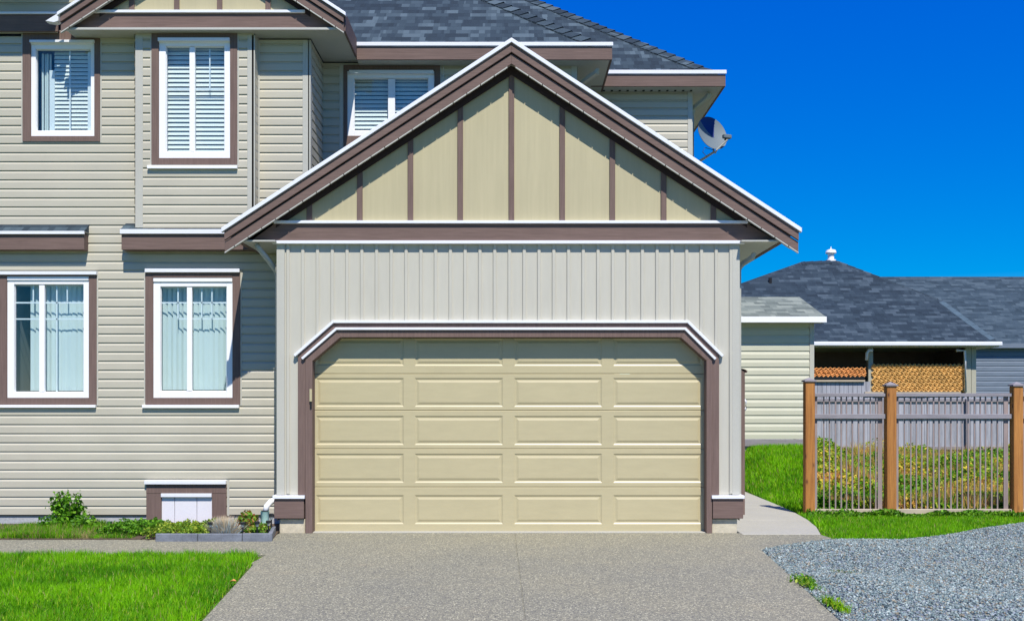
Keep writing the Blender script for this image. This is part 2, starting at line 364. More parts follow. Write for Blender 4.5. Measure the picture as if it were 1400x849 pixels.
segs = [(-.15, 1.4), (1.408, 3.2), (3.208, 5.0), (5.008, 8), (8.008, 12)]
def xr(y): return float(np.interp(y, [p[1] for p in pts[1:7]], [p[0] for p in pts[1:7]]))
for a_, b_ in segs: mb.slab([(2.85, a_), (xr(a_), a_), (xr((a_+b_)/2), (a_+b_)/2), (xr(b_), b_), (2.85, b_)], -.08, .004)
tag(mb.build('side_path', 'walk', bev=.006), kind='structure')
# gravel bed, slightly mounded
GPoly = [(2.75, -1.42), (3.0, -1.16), (3.24, -.96), (3.5, -.74), (3.86, -.52), (4.2, -.50), (4.62, -.55), (5.3, -.15), (6.1, .55), (7.0, 1.25), (8.2, 1.7), (10, 1.9), (10, -9.5), (2.22, -9.5), (2.46, -5.27)]
def inpoly(px, py, poly):
    c = np.zeros(len(px), bool); n = len(poly)
    for k in range(n):
        x1, y1 = poly[k]; x2, y2 = poly[(k+1) % n]
        if y1 == y2: continue
        t = ((y1 > py) != (y2 > py)) & (px < (x2-x1)*(py-y1)/(y2-y1)+x1); c ^= t
    return c
def edged(px, py, poly):
    d = np.full(len(px), 9.0); n = len(poly)
    for k in range(n):
        a = np.array(poly[k]); b = np.array(poly[(k+1) % n]); ab = b-a
        t = np.clip(((px-a[0])*ab[0]+(py-a[1])*ab[1])/(ab@ab), 0, 1); d = np.minimum(d, np.hypot(px-a[0]-t*ab[0], py-a[1]-t*ab[1]))
    return d
def GH(x, y): return .042*np.sin(x*.9+y*1.9+.8)+.018*np.sin(y*4.1-x*.8)+.012*np.sin(x*3.3+y*2)
def gz(x, y):
    d = edged(x, y, GPoly); ins = inpoly(x, y, GPoly)
    return np.where(ins, -.015+np.minimum(d*.12, .05)+GH(x, y)*np.clip(d/.5, 0, 1), -.06)
gx = np.arange(2.0, 10.01, .07); gy = np.arange(-9.5, 2.3, .07); GX, GY = np.meshgrid(gx, gy); nx, ny = len(gx), len(gy)
GZ = gz(GX.ravel(), GY.ravel()); V = np.stack([GX.ravel(), GY.ravel(), GZ], 1)
ii, jj = np.meshgrid(np.arange(nx-1), np.arange(ny-1)); a = (jj*nx+ii).ravel(); Fq = np.stack([a, a+1, a+nx+1, a+nx], 1)
keep = (GZ[Fq] > -.05).any(1); Fq = Fq[keep]
tag(fastmesh('gravel_bed', V, Fq.ravel(), [4]*len(Fq), 'gravelbase'), kind='structure')
def stones(poly, xr_, yr_, dens, smin, smax, zf, name, cols, vis=None):
    n = int(dens*(xr_[1]-xr_[0])*(yr_[1]-yr_[0])); x = rng.uniform(*xr_, n); y = rng.uniform(*yr_, n); k = inpoly(x, y, poly)
    if vis is not None: k &= vis(x, y)
    x, y = x[k], y[k]; n = len(x); s = rng.uniform(smin, smax, n)*rng.choice([1, 1, 1.35], n)
    base = np.array([(1, 0, 0), (-1, 0, 0), (0, 1, 0), (0, -1, 0), (0, 0, 1), (0, 0, -1)], float)
    v = base[None]*s[:, None, None]*rng.uniform(.6, 1.25, (n, 6, 1)) + rng.normal(0, .22, (n, 6, 3))*s[:, None, None]
    q = rng.normal(size=(n, 4)); q /= np.linalg.norm(q, axis=1)[:, None]; a, b, c, d = q.T
    R = np.stack([1-2*(c*c+d*d), 2*(b*c-a*d), 2*(b*d+a*c), 2*(b*c+a*d), 1-2*(b*b+d*d), 2*(c*d-a*b), 2*(b*d-a*c), 2*(c*d+a*b), 1-2*(b*b+c*c)], 1).reshape(n, 3, 3)
    v = np.einsum('nij,nkj->nki', R, v); v[:, :, 2] *= .75
    v += np.stack([x, y, zf(x, y)+s*.25], 1)[:, None, :]
    f = np.array([(0, 2, 4), (2, 1, 4), (1, 3, 4), (3, 0, 4), (2, 0, 5), (1, 2, 5), (3, 1, 5), (0, 3, 5)])
    Fc = (f[None]+(np.arange(n)*6)[:, None, None]).reshape(-1)
    cc = np.array(cols)[rng.integers(0, len(cols), n)]*rng.uniform(.75, 1.2, (n, 1))
    o = fastmesh(name, v.reshape(-1, 3), Fc, [3]*(n*8), 'stone', np.repeat(cc, 6, 0)); return tag(o, kind='stuff')
def visf(x, y): return (y > -8.0) & (x < (y+D0)*.56+.4)
stones(GPoly, (2.2, 10), (-8, 2), 4000, .0055, .0125, gz, 'gravel', [(.15, .21, .21), (.21, .28, .27), (.31, .385, .36), (.055, .085, .10), (.24, .295, .275), (.40, .46, .43), (.28, .25, .18)], visf)

# ================================================================ GRASS AND LEAVES
def tintmix(n, cols, x=None, y=None, sc=1.2):
    c = np.array(cols)[rng.integers(0, len(cols), n)]*rng.uniform(.75, 1.25, (n, 1)); return c
def blades(name, x, y, z, h, wd, cols, lean=.35, parent=None, mat='blade', clump=None):
    n = len(x); th = rng.uniform(0, 2*np.pi, n); ph = rng.uniform(0, 2*np.pi, n); l = np.abs(rng.normal(0, lean, n))
    h = h*rng.uniform(.55, 1.15, n); ux, uy = np.cos(th)*wd/2, np.sin(th)*wd/2; dx, dy = np.cos(ph)*l*h, np.sin(ph)*l*h
    P = np.zeros((n, 5, 3)); hz = h*np.sqrt(np.clip(1-l*l*.6, .2, 1))
    P[:, 0] = np.stack([x-ux, y-uy, z], 1); P[:, 1] = np.stack([x+ux, y+uy, z], 1)
    P[:, 2] = np.stack([x+ux*.8+dx*.35, y+uy*.8+dy*.35, z+hz*.55], 1); P[:, 3] = np.stack([x-ux*.8+dx*.35, y-uy*.8+dy*.35, z+hz*.55], 1)
    P[:, 4] = np.stack([x+dx, y+dy, z+hz], 1)
    b = (np.arange(n)*5)[:, None]; fl = np.concatenate([b+np.array([[0, 1, 2, 3]]), b+np.array([[3, 2, 4]])], 1).ravel()
    tot = np.tile([4, 3], n)
    if callable(cols): t = cols(x, y)
    else: t = tintmix(n, cols)
    return fastmesh(name, P.reshape(-1, 3), fl, tot, mat, np.repeat(t, 5, 0), parent)
def nz(x, y, s, o=0):
    return np.array([noise.noise((a*s+o, b*s, o)) for a, b in zip(x, y)])
def lawncol(x, y):
    n = len(x); q = nz(x, y, 1.1, 3)+.6*nz(x, y, 4.0, 9)+.7*nz(x, y, 14.0, 7)+rng.normal(0, .3, n)
    c0 = np.array((.08, .30, .001)); c1 = np.array((.25, .60, .002)); c2 = np.array((.45, .60, .03)); t = np.clip(q*.9+.5, 0, 1)[:, None]
    c = c0*(1-t)+c1*t; r = (rng.random(n) < .05)[:, None]; c = np.where(r, c2, c); r = (rng.random(n) < .03)[:, None]; c = np.where(r, np.array((.50, .40, .16)), c); return c*rng.uniform(.75, 1.2, (n, 1))
LP = [(-14, -1.86), (-2.74, -1.86), (-2.60, -2.10), (-2.59, -2.55), (-2.30, -5.27), (-1.95, -9), (-14, -9)]
n = 230000; x = rng.uniform(-6.6, -1.9, n); y = -9+7.14*rng.random(n)**.8; k = inpoly(x, y, LP) & (x > -(y+D0)*.56) & (y > -6.3)
ed = rng.random(n)*.04; x = x[k]; y = y[k]; kk = edged(x, y, LP) > rng.random(len(x))*.05-.0; x = x[kk]; y = y[kk]
hh = .062*(1+.55*nz(x, y, 2.5, 5)+.5*nz(x, y, 9, 1))
tag(blades('lawn_grass', x, y, np.full(len(x), -.03), hh+.03, .007, lawncol, .5), kind='stuff')
# grass on the slope right of the path, and the strip before the fence
SP = [(4.0, .55), (4.17, 1.76), (4.24, 3.2), (4.29, 6.0), (4.29, 8.7), (6.6, 8.7), (6.6, 2.2), (4.4, 2.2), (4.4, .8)]
n = 60000; x = rng.uniform(4.0, 6.6, n); y = rng.uniform(.5, 8.7, n); k = inpoly(x, y, SP) & ((y+D0)*.31 > x-.6); x, y = x[k], y[k]
hh = .10*(1+.5*nz(x, y, 1.5, 2)); tag(blades('slope_grass', x, y, H(x, y), hh+.01, .011, lawncol, .45), kind='stuff')
FPoly = [(3.84, -.5), (3.83, -.15), (4.0, .6), (4.17, 1.76), (4.2, 2.3), (10, 2.3), (10, 1.9), (8.2, 1.7), (7.0, 1.25), (6.1, .55), (5.3, -.15), (4.62, -.55), (4.2, -.50)]
n = 90000; x = rng.uniform(3.8, 9.5, n); y = rng.uniform(-.7, 2.3, n); k = inpoly(x, y, FPoly); x, y = x[k], y[k]
hh = .065*(1+.4*nz(x, y, 2, 2))*np.clip(.35+edged(x, y, FPoly)*3, 0, 1)+.015; hh *= np.where(y > 1.2, .6, 1); tag(blades('verge_grass', x, y, H(x, y), hh+.01, .007, lawncol, .4), kind='stuff')
def leafcloud(P, size, cols, name, parent=None, mat='leaf', up=.4, asp=1.7):
    n = len(P); d = rng.normal(size=(n, 3)); d[:, 2] += up; d /= np.linalg.norm(d, axis=1)[:, None]
    e = rng.normal(size=(n, 3)); e -= (e*d).sum(1)[:, None]*d; e /= np.linalg.norm(e, axis=1)[:, None]; g = np.cross(d, e)
    s = size*rng.uniform(.6, 1.25, n)[:, None]
    Q = np.stack([P-e*s*.5*asp, P-g*s*.5+d*s*.12, P+e*s*.5*asp, P+g*s*.5+d*s*.12, P-e*s*.1*asp-g*0-d*s*.05], 1)[:, :4]
    fl = (np.arange(n)*4)[:, None]+np.array([[0, 1, 2, 0, 2, 3]]); t = tintmix(n, cols)
    return fastmesh(name, Q.reshape(-1, 3), fl.ravel(), [3]*(2*n), mat, np.repeat(t, 4, 0), parent)

# ================================================================ THE HOUSE
house = thing('house', 'beige lap-sided two-storey house with brown-trimmed gables and a large double garage door', 'house', (0, 0, 0))
YL, YB, YR, YU = .88, .70, 1.83, 3.05       # left wall, window bay, recess wall, far right wall
GX0, GX1 = X(380), X(1010); ZG = 3.62
# --- garage front: board and batten
mb = MB()
OZ = Z(461.5); ol, orr = X(427), X(966); kx = X(466); kr = X(930); kz = Z(493.5)
zb = Z(676)
mb.box(GX0, ol, 0, .12, zb, ZG); mb.box(orr, GX1, 0, .12, zb, ZG); mb.box(ol, orr, 0, .12, OZ, ZG)
mb.prism([(ol, OZ), (ol, kz), (kx, OZ)], 0, .12); mb.prism([(orr, OZ), (kr, OZ), (orr, kz)], 0, .12)
ow = mb.build('garage_wall', 'board', house)
mb = MB()
def archz(x):
    px = 698+x*110
    if px < 404 or px > 986: return zb
    if px < 457: return Z(485-(px-408)*43/49)
    if px > 939: return Z(442+(px-939)*43/43)
    return Z(442)
k = 0
while 394+20.17*k < 1001:
    px = 394+20.17*k; x = X(px); z0 = archz(x)+.012; k += 1
    if 404 < px < 408: continue
    h = .021; mb.prism([(x-h, z0), (x+h, z0), (x+h, Z(334)), (x-h, Z(334))], -.020, .001)
mb.build('battens', 'board', ow, bev=.007)
for a_, b_ in ((378.5, 389.5), (1000.5, 1011)):
    MB().box(X(a_), X(b_), -.022, .1, zb, Z(334)).build('corner_board', 'corner', house, .004)
for a_, b_ in ((376, 416.5), (973.5, 1015)):
    bb = MB().box(X(a_), X(b_), -.05, .14, Z(708), Z(681)).build('base_board', 'brown', house, .004)
    MB().box(X(a_)-.015, X(b_)+.012, -.075, .13, Z(681)+.001, Z(676.5)).build('cap', 'metal', bb, .003)
for a_, b_ in ((382, 417), (973, 1008)):
    MB().box(X(a_), X(b_), .0, .14, -.1, Z(709)).build('footing', 'plinth', house, .01)
# side walls of the garage
def wall(name, rects, o, u, n, mat='siding', parent=house, **kw):
    m_ = MB(); siding(m_, rects, o, u, n, **kw); return m_.build(name, mat, parent)
wall('garage_side_wall', [(.02, 12, .15, ZG)], (GX1, 0), (0, 1), (1, 0))
wall('garage_side_wall', [(-YL, -.02, .15, ZG)], (GX0, 0), (0, -1), (-1, 0))
MB().box(GX1-.12, GX1-.02, .15, 12, -.1, .15).build('foundation', 'foundation', house)
# --- door surround
def band(m_, outer, inner, y0, y1):
    for (a, b, c, d) in zip(outer, outer[1:], inner[1:], inner): m_.prism([a, b, c, d], y0, y1)
def PX(l): return [(X(a), Z(b)) for a, b in l]
O1 = PX([(408, 676), (408, 485), (457, 442), (939, 442), (982.5, 485), (982.5, 676)])
I1 = PX([(418.5, 676), (418.5, 489), (461.5, 451.5), (935, 451.5), (972.5, 489), (972.5, 676)])
I1g = PX([(418.5, 728.3), (418.5, 489), (461.5, 451.5), (935, 451.5), (972.5, 489), (972.5, 728.3)])
I2g = PX([(428, 728.3), (428, 494), (466, 461.5), (930, 461.5), (965, 493), (965, 728.3)])
sur = MB(); band(sur, O1, I1, -.032, .0); sur = sur.build('door_surround', 'brownv', house, .003)
m_ = MB(); band(m_, I1g, I2g, -.046, .16); m_.build('door_jamb', 'brownv', sur, .003)
def capstrip(path, t, y0, y1, nm, par):
    m_ = MB(); out = []
    ds = [Vector((b[0]-a[0], b[1]-a[1])).normalized() for a, b in zip(path, path[1:])]
    ns = [Vector((-d.y, d.x)) for d in ds]
    for k_, p in enumerate(path):
        if k_ == 0: q = ns[0]
        elif k_ == len(path)-1: q = ns[-1]
        else: q = (ns[k_-1]+ns[k_]); q = q/q.dot(ns[k_])
        out.append((p[0]+q.x*t, p[1]+q.y*t))
    band(m_, out, path, y0, y1); return m_.build(nm, 'metal', par, .002)
e = 3
capstrip(PX([(408-e, 485+e*.88), (457, 442), (939, 442), (982.5+e, 485+e)]), -.0, 0, 0, 'skip', sur) if False else None
capstrip([(O1[1][0]-.03, O1[1][1]-.026), O1[2], O1[3], (O1[4][0]+.03, O1[4][1]-.03)], .032, -.062, -.001, 'head_flashing', sur)
capstrip([(I1[1][0]-.03, I1[1][1]-.026), I1[2], I1[3], (I1[4][0]+.03, I1[4][1]-.03)], .030, -.072, -.033, 'head_flashing', sur)
# --- garage door
DY = .125
gd = bpy.data.objects.new('garage_door', None); COL.objects.link(gd); gd.parent = house; WL[gd.name] = Vector()
secs = [(727.5, 665.6), (665.6, 613.4), (613.4, 561), (561, 511), (511, 454)]
rows = [(716, 676.6), (659.6, 620), (608, 568.4), (556, 516.7), (500, 463)]
colsx = [(432, 552), (567, 687.5), (703, 823), (838.5, 960)]
def XD(px): return X(px, DY)
def ZD(py): return Z(py, DY)
for (s0, s1), (r0, r1) in zip(secs, rows):
    m_ = MB(); x0, x1 = X(416), X(976); z0, z1 = ZD(s0)+.002, ZD(s1)-.002
    m_.box(x0, x1, DY+.02, DY+.05, z0, z1)
    ch = .006
    m_.face([(x0, DY+ch, z0), (x1, DY+ch, z0), (x1, DY, z0+ch), (x0, DY, z0+ch)])
    m_.face([(x0, DY, z1-ch), (x1, DY, z1-ch), (x1, DY+ch, z1), (x0, DY+ch, z1)])
    m_.face([(x0, DY+ch, z0), (x0, DY+.02, z0), (x1, DY+.02, z0), (x1, DY+ch, z0)])
    m_.face([(x0, DY+ch, z1), (x1, DY+ch, z1), (x1, DY+.02, z1), (x0, DY+.02, z1)])
    holes = [(XD(a_), XD(b_), ZD(r0), ZD(r1)) for a_, b_ in colsx]
    for (u0, u1, w0, w1) in cut((x0, x1, z0+ch, z1-ch), holes): m_.face([(u0, DY, w0), (u1, DY, w0), (u1, DY, w1), (u0, DY, w1)])
    for (u0, u1, w0, w1) in holes:
        rings = [(0, 0), (.016, .009), (.028, .010), (.056, .001)]
        for (i0, d0), (i1, d1) in zip(rings, rings[1:]):
            A = [(u0+i0, DY+d0, w0+i0), (u1-i0, DY+d0, w0+i0), (u1-i0, DY+d0, w1-i0), (u0+i0, DY+d0, w1-i0)]
            B = [(u0+i1, DY+d1, w0+i1), (u1-i1, DY+d1, w0+i1), (u1-i1, DY+d1, w1-i1), (u0+i1, DY+d1, w1-i1)]
            for q in range(4): m_.face([A[q], A[(q+1) % 4], B[(q+1) % 4], B[q]])
        m_.face(B)
    m_.build('door_section', 'door', gd)
MB().box(X(418), X(974), DY+.002, DY+.045, .004, ZD(727.5)-.002).build('bottom_seal', 'black', gd)
MB().box(X(419), X(973), -.010, .16, -.05, .009).build('door_sill', 'walk', house, .004)
m_ = MB().box(X(424.5), X(427.8), -.075, -.046, Z(549), Z(532)).build('door_sensor', 'door', house, .004)
m_ = MB().box(X(425), X(427.4), -.066, -.046, Z(557), Z(549.3)).build('sensor_plug', 'black', m_)

# --- gables
def rake(cxx, hw, ztip, sl, y, th, nm, y_back, roof_back, roofmat='shingle'):
    """one rake: cxx centre, hw half width, ztip underside height at the tips, th vertical thickness of the boards"""
    za = ztip+hw*sl
    def st(lo_, hi_): return lambda sgn: [(cxx, za+lo_), (cxx+sgn*hw, ztip+lo_), (cxx+sgn*hw, ztip+hi_), (cxx, za+hi_)]
    for sgn in (-1, 1):
        f = MB().prism(st(0, th*.40)(sgn), y, y+.035).build('rake_board', 'brown', house, .003)
        MB().prism(st(th*.45, th*.82)(sgn), y-.024, y+.02).build('shadow_board', 'brown', f, .003)
        MB().prism([(cxx, za+th*.82+.001), (cxx+sgn*(hw+.03), ztip+th*.82+.001-.03*sl), (cxx+sgn*(hw+.03), ztip+th-.03*sl), (cxx, za+th)], y-.05, y+.02).build('drip_edge', 'metal', f, .003)
        # the edge of the vented soffit shows as broken pale pieces under the board
        m_ = MB(); L = math.hypot(hw, hw*sl); q = .06
        while q < L-.1:
            t0, t1 = q/L, min((q+.187)/L, 1); xa, xb = cxx+sgn*hw*t0, cxx+sgn*hw*t1; z_0, z_1 = za-hw*sl*t0, za-hw*sl*t1
            m_.prism([(xa, z_0-.016), (xb, z_1-.016), (xb, z_1-.001), (xa, z_0-.001)], y-.004, y+.03); q += .20
        m_.build('soffit_channel', 'soffit', f)
        m_ = MB().prism([(cxx, za+.03), (cxx+sgn*hw*.985, ztip+.03+.015*hw*sl), (cxx+sgn*hw*.985, ztip+.045+.015*hw*sl), (cxx, za+.045)], y+.036, y_back).build('rake_soffit', 'soffit', house)
        # roof slab
        hx = hw-.02; A = (cxx, za+th-.01); B = (cxx+sgn*hx, za+th-.01-hx*sl); m_ = MB(); Ls = math.hypot(hx, hx*sl); y0r, y1r = y-.03, roof_back
        P = [(A[0], y0r, A[1]), (B[0], y0r, B[1]), (B[0], y1r, B[1]), (A[0], y1r, A[1])]; uv = [(y0r, Ls), (y0r, 0), (y1r, 0), (y1r, Ls)]
        if sgn < 0: P = P[::-1]; uv = uv[::-1]
        m_.face(P, uv); m_.face([(p[0], p[1], p[2]-.04) for p in P][::-1])
        m_.face([(B[0], y0r, B[1]-.04), (B[0], y1r, B[1]-.04), (B[0], y1r, B[1]), (B[0], y0r, B[1])])
        m_.build(nm, roofmat, house)
    return za
CX = X(699.3, -.2); SLP = .655; ZT = Z(344.5, -.2)
za = rake(CX, 3.51, ZT, SLP, -.2, .305, 'garage_roof', 0.0, 3.4)
# gable face
zt = Z(306.5); hwp = (za-.0+.02-zt)/SLP
gp = MB().prism([(CX-hwp, zt), (CX+hwp, zt), (CX, zt+hwp*SLP)], -.012, .10).build('gable_panel', 'panel', house)
for px in (354, 423.4, 492.3, 561.5, 629.4, 699.3, 768.6, 837, 907, 974.8, 1044):
    x = X(px); top = za+.02-abs(x-CX)*SLP
    if top > zt+.1: MB().prism([(x-.034, zt), (x+.034, zt), (x+.034, top), (x-.034, top)], -.034, -.0125).build('batten', 'brownv', gp, .003)
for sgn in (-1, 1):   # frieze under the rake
    MB().prism([(CX, za+.03), (CX+sgn*hwp, zt+.03), (CX+sgn*hwp, zt-.07), (CX, za-.07)] if False else [(CX, za+.028), (CX+sgn*(hwp-.05), zt+.028+.05*SLP), (CX+sgn*(hwp-.05), zt-.085+.05*SLP), (CX, za-.085)], -.045, -.0345).build('frieze', 'brown_shade', gp, .002)
bm_ = MB().prism([(X(345), Z(330)), (X(1061), Z(330)), (X(1061), Z(329)), (X(1022), Z(307)), (X(376), Z(307)), (X(345), Z(329))], -.04, .06).build('gable_beam', 'brown', house, .003)
MB().box(X(376), X(1021), -.075, -.001, Z(307)+.001, Z(303)).build('flashing', 'metal', bm_, .003)
MB().box(X(374), X(1017), -.068, -.002, Z(334.3), Z(330)-.001).build('flashing', 'metal', bm_, .003)
# eaves of the garage
ZS = Z(330.5, -.03)+.004
for sgn, yb in ((-1, YL), (1, 12.0)):
    xa, xb = (GX0 if sgn < 0 else GX1), sgn*3.31; x0, x1 = sorted((xa, xb))
    MB().box(x0, x1, -.16, yb, ZS-.022, ZS-.004).build('soffit', 'soffit', house)
    f = MB().box(xb, xb+sgn*.03, -.16, yb, ZS-.03, ZS+.20).build('fascia', 'brown', house, .003)
    m_ = MB(); pr = [(0, 0), (.075, 0), (.105, .055), (.105, .10), (0, .10)]
    m_.prism([(xb+sgn*(.031+a), ZS+.0+b) for a, b in pr], -.15, yb); m_.build('gutter', 'brown', f, .002)
def downpipe(pts, mat='gutter', sq=(.075, .055), par=house):
    return MB().tube(pts, 0, sq=sq).build('downspout', mat, par, .008)
m_ = MB().tube([(X(351, -.05), -.05, Z(334, -.05)), (X(354, -.05), -.05, Z(340, -.05)), (X(368, .04), .04, Z(357, .04)), (X(376, .1), .12, Z(369, .12)), (GX0-.035, .16, Z(378, .16)), (GX0-.035, .16, .42)], .034, 12).build('downspout', 'gutter', house, smooth=True)
m_ = MB().tube([(X(1031, .1), .1, Z(346, .1)), (X(1029, .1), .1, Z(352, .1)), (X(1015, .2), .2, Z(361, .2)), (GX1+.04, .22, Z(369, .2)), (GX1+.04, .22, .3)], .034, 12, sq=(.07, .055)).build('downspout', 'gutter', house, .008)

# --- lower and upper left walls
XL = -9.5
W1 = dict(trim=(-1, 372.5, 133, 553), frame=(10.5, 378, 122.5, 544), glass=(19.7, 389, 114.5, 536), mull=[(53.5, 61)])
W2 = dict(trim=(199.5, 369, 329, 553), frame=(210, 380, 318.5, 544), glass=(219.5, 392, 310, 535), mull=[(255.5, 262.5)])
WA = dict(trim=(32, 44, 137.7, 194.5), frame=(43, 56.5, 130, 187), glass=(49.5, 68, 124.5, 179.5), mull=[])
WB = dict(trim=(208, 45, 325, 226), frame=(217.7, 54, 315.2, 217), glass=(227, 64, 307, 208), mull=[(259, 266.5)])
WC = dict(trim=(470, 90, 602, 202), frame=(475, 98, 594, 186.6), glass=(484, 107.5, 585.5, 179), mull=[(530.5, 540)])
def prect(r, y): return (X(r[0], y), X(r[2], y), Z(r[3], y), Z(r[1], y))
def hole(W, y, g=.0): a = prect(W['trim'], y); return (a[0]+.012, a[1]-.012, a[2]+.012, a[3]-.012)
hatch = (201, 656, 311, 722)
hh_ = prect(hatch, YL); hatchh = (hh_[0]+.01, hh_[1]-.01, hh_[2]-.2, hh_[3]-.01)
bx0, bx1 = X(185.5, YB), X(347.5, YB); ZBAY = Z(312, YB)
r = cut((XL, GX0+.35, .134, 3.75), [hole(W1, YL), hole(W2, YL), hatchh])
wall('lower_wall', r, (0, YL), *FR)
r = cut((XL, bx0+.05, 3.75, 6.47), [hole(WA, YL)])
r += [(bx1-.03, X(423, YL)-.0, 3.75, 6.42)]
wall('upper_wall', r[:-1], (0, YL), *FR); wall('upper_wall', r[-1:], (0, YL), *FR)
r = cut((bx0, bx1, ZBAY, 6.44), [hole(WB, YB)]); wb = wall('bay_wall', r, (0, YB), *FR, ph=.13)
wall('bay_side_wall', [(0, .18, ZBAY, 6.44)], (bx1, YB), (0, 1), (1, 0))
wall('bay_side_wall', [(-.18, 0, ZBAY, 6.44)], (bx0, YB), (0, -1), (-1, 0))
MB().box(bx0, bx1, YB+.01, YL, ZBAY-.02, ZBAY-.001).build('bay_floor', 'soffit', house)
xs_ = X(423, YL)
wall('bay_side_wall', [(0, YR-YL, 3.7, 6.42)], (xs_, YL), (0, 1), (1, 0))
for a_, b_, y in ((185.5, 196, YB), (338.5, 347.7, YB), (414, 423.4, YL)):
    MB().box(X(a_, y), X(b_, y), y-.02, y+.06, ZBAY if y == YB else 3.9, 6.42).build('corner_board', 'corner', house, .003)
MB().box(X(347.7, YB)-.03, X(347.7, YB)+.012, YB-.02, YL-.0, ZBAY, 6.42).build('corner_board', 'corner', house, .003)
MB().box(X(352.5, YL)-.01, X(355.5, YL), YL-.02, YL, 3.9, 6.42).build('corner_board', 'corner', house, .003)
MB().box(X(423.4, YL)-.02, X(423.4, YL)+.016, YL-.02, YL+.09, 3.9, 6.42).build('corner_board', 'corner', house, .003)
# recess wall with the small window
r = cut((xs_-.02, X(787, YR), 3.6, 6.42), [hole(WC, YR)]); wall('recess_wall', r, (0, YR), *FR)
MB().box(X(464, YR), X(469.5, YR), YR-.025, YR, 4.2, 6.4).build('corner_board', 'corner', house, .003)
MB().box(X(605, YR), X(607.5, YR), YR-.02, YR, 4.2, 6.4).build('corner_board', 'corner', house, .003)
MB().box(X(781, YR), X(789, YR), YR-.022, YR+.08, 4.2, 6.4).build('corner_board', 'corner', house, .003)
wall('recess_side_wall', [(0, YU-YR, 3.4, 6.42)], (X(788, YR), YR), (0, 1), (1, 0))
UX = X(945, YU)
wall('right_upper_wall', [(X(787, YR)-.1, UX, 3.4, 6.42)], (0, YU), *FR)
wall('right_side_wall', [(0, 10.5, 3.3, 6.42)], (UX, YU), (0, 1), (1, 0))
MB().box(X(940, YU), UX+.01, YU-.022, YU+.09, 3.4, 6.4).build('corner_board', 'corner', house, .003)
MB().box(UX-.02, UX+.024, YU+.0, YU+.09, 3.4, 6.4).build('corner_board', 'corner', house, .003)
# plain left end, back and floor so that the house is closed
m_ = MB(); siding(m_, [(-13.5, -YL, .15, 6.42)], (XL, 0), (0, -1), (-1, 0)); m_.build('end_wall', 'siding', house)
m_ = MB(); siding(m_, [(-UX, -XL, .15, 6.42)], (0, 13.5), (-1, 0), (0, 1)); m_.build('back_wall', 'siding', house)
fo = MB().box(XL+.03, GX0+.1, YL+.006, YL+.2, -.3, .117)
fo.build('foundation', 'foundation', house)
m_ = MB(); m_.box(XL, X(200, YL), YL-.012, YL+.02, .118, .134); m_.box(X(312, YL), GX0, YL-.012, YL+.02, .118, .134); m_.build('shadow_gap_strip', 'black', house)  # black strip painted in for the shadow gap below the siding

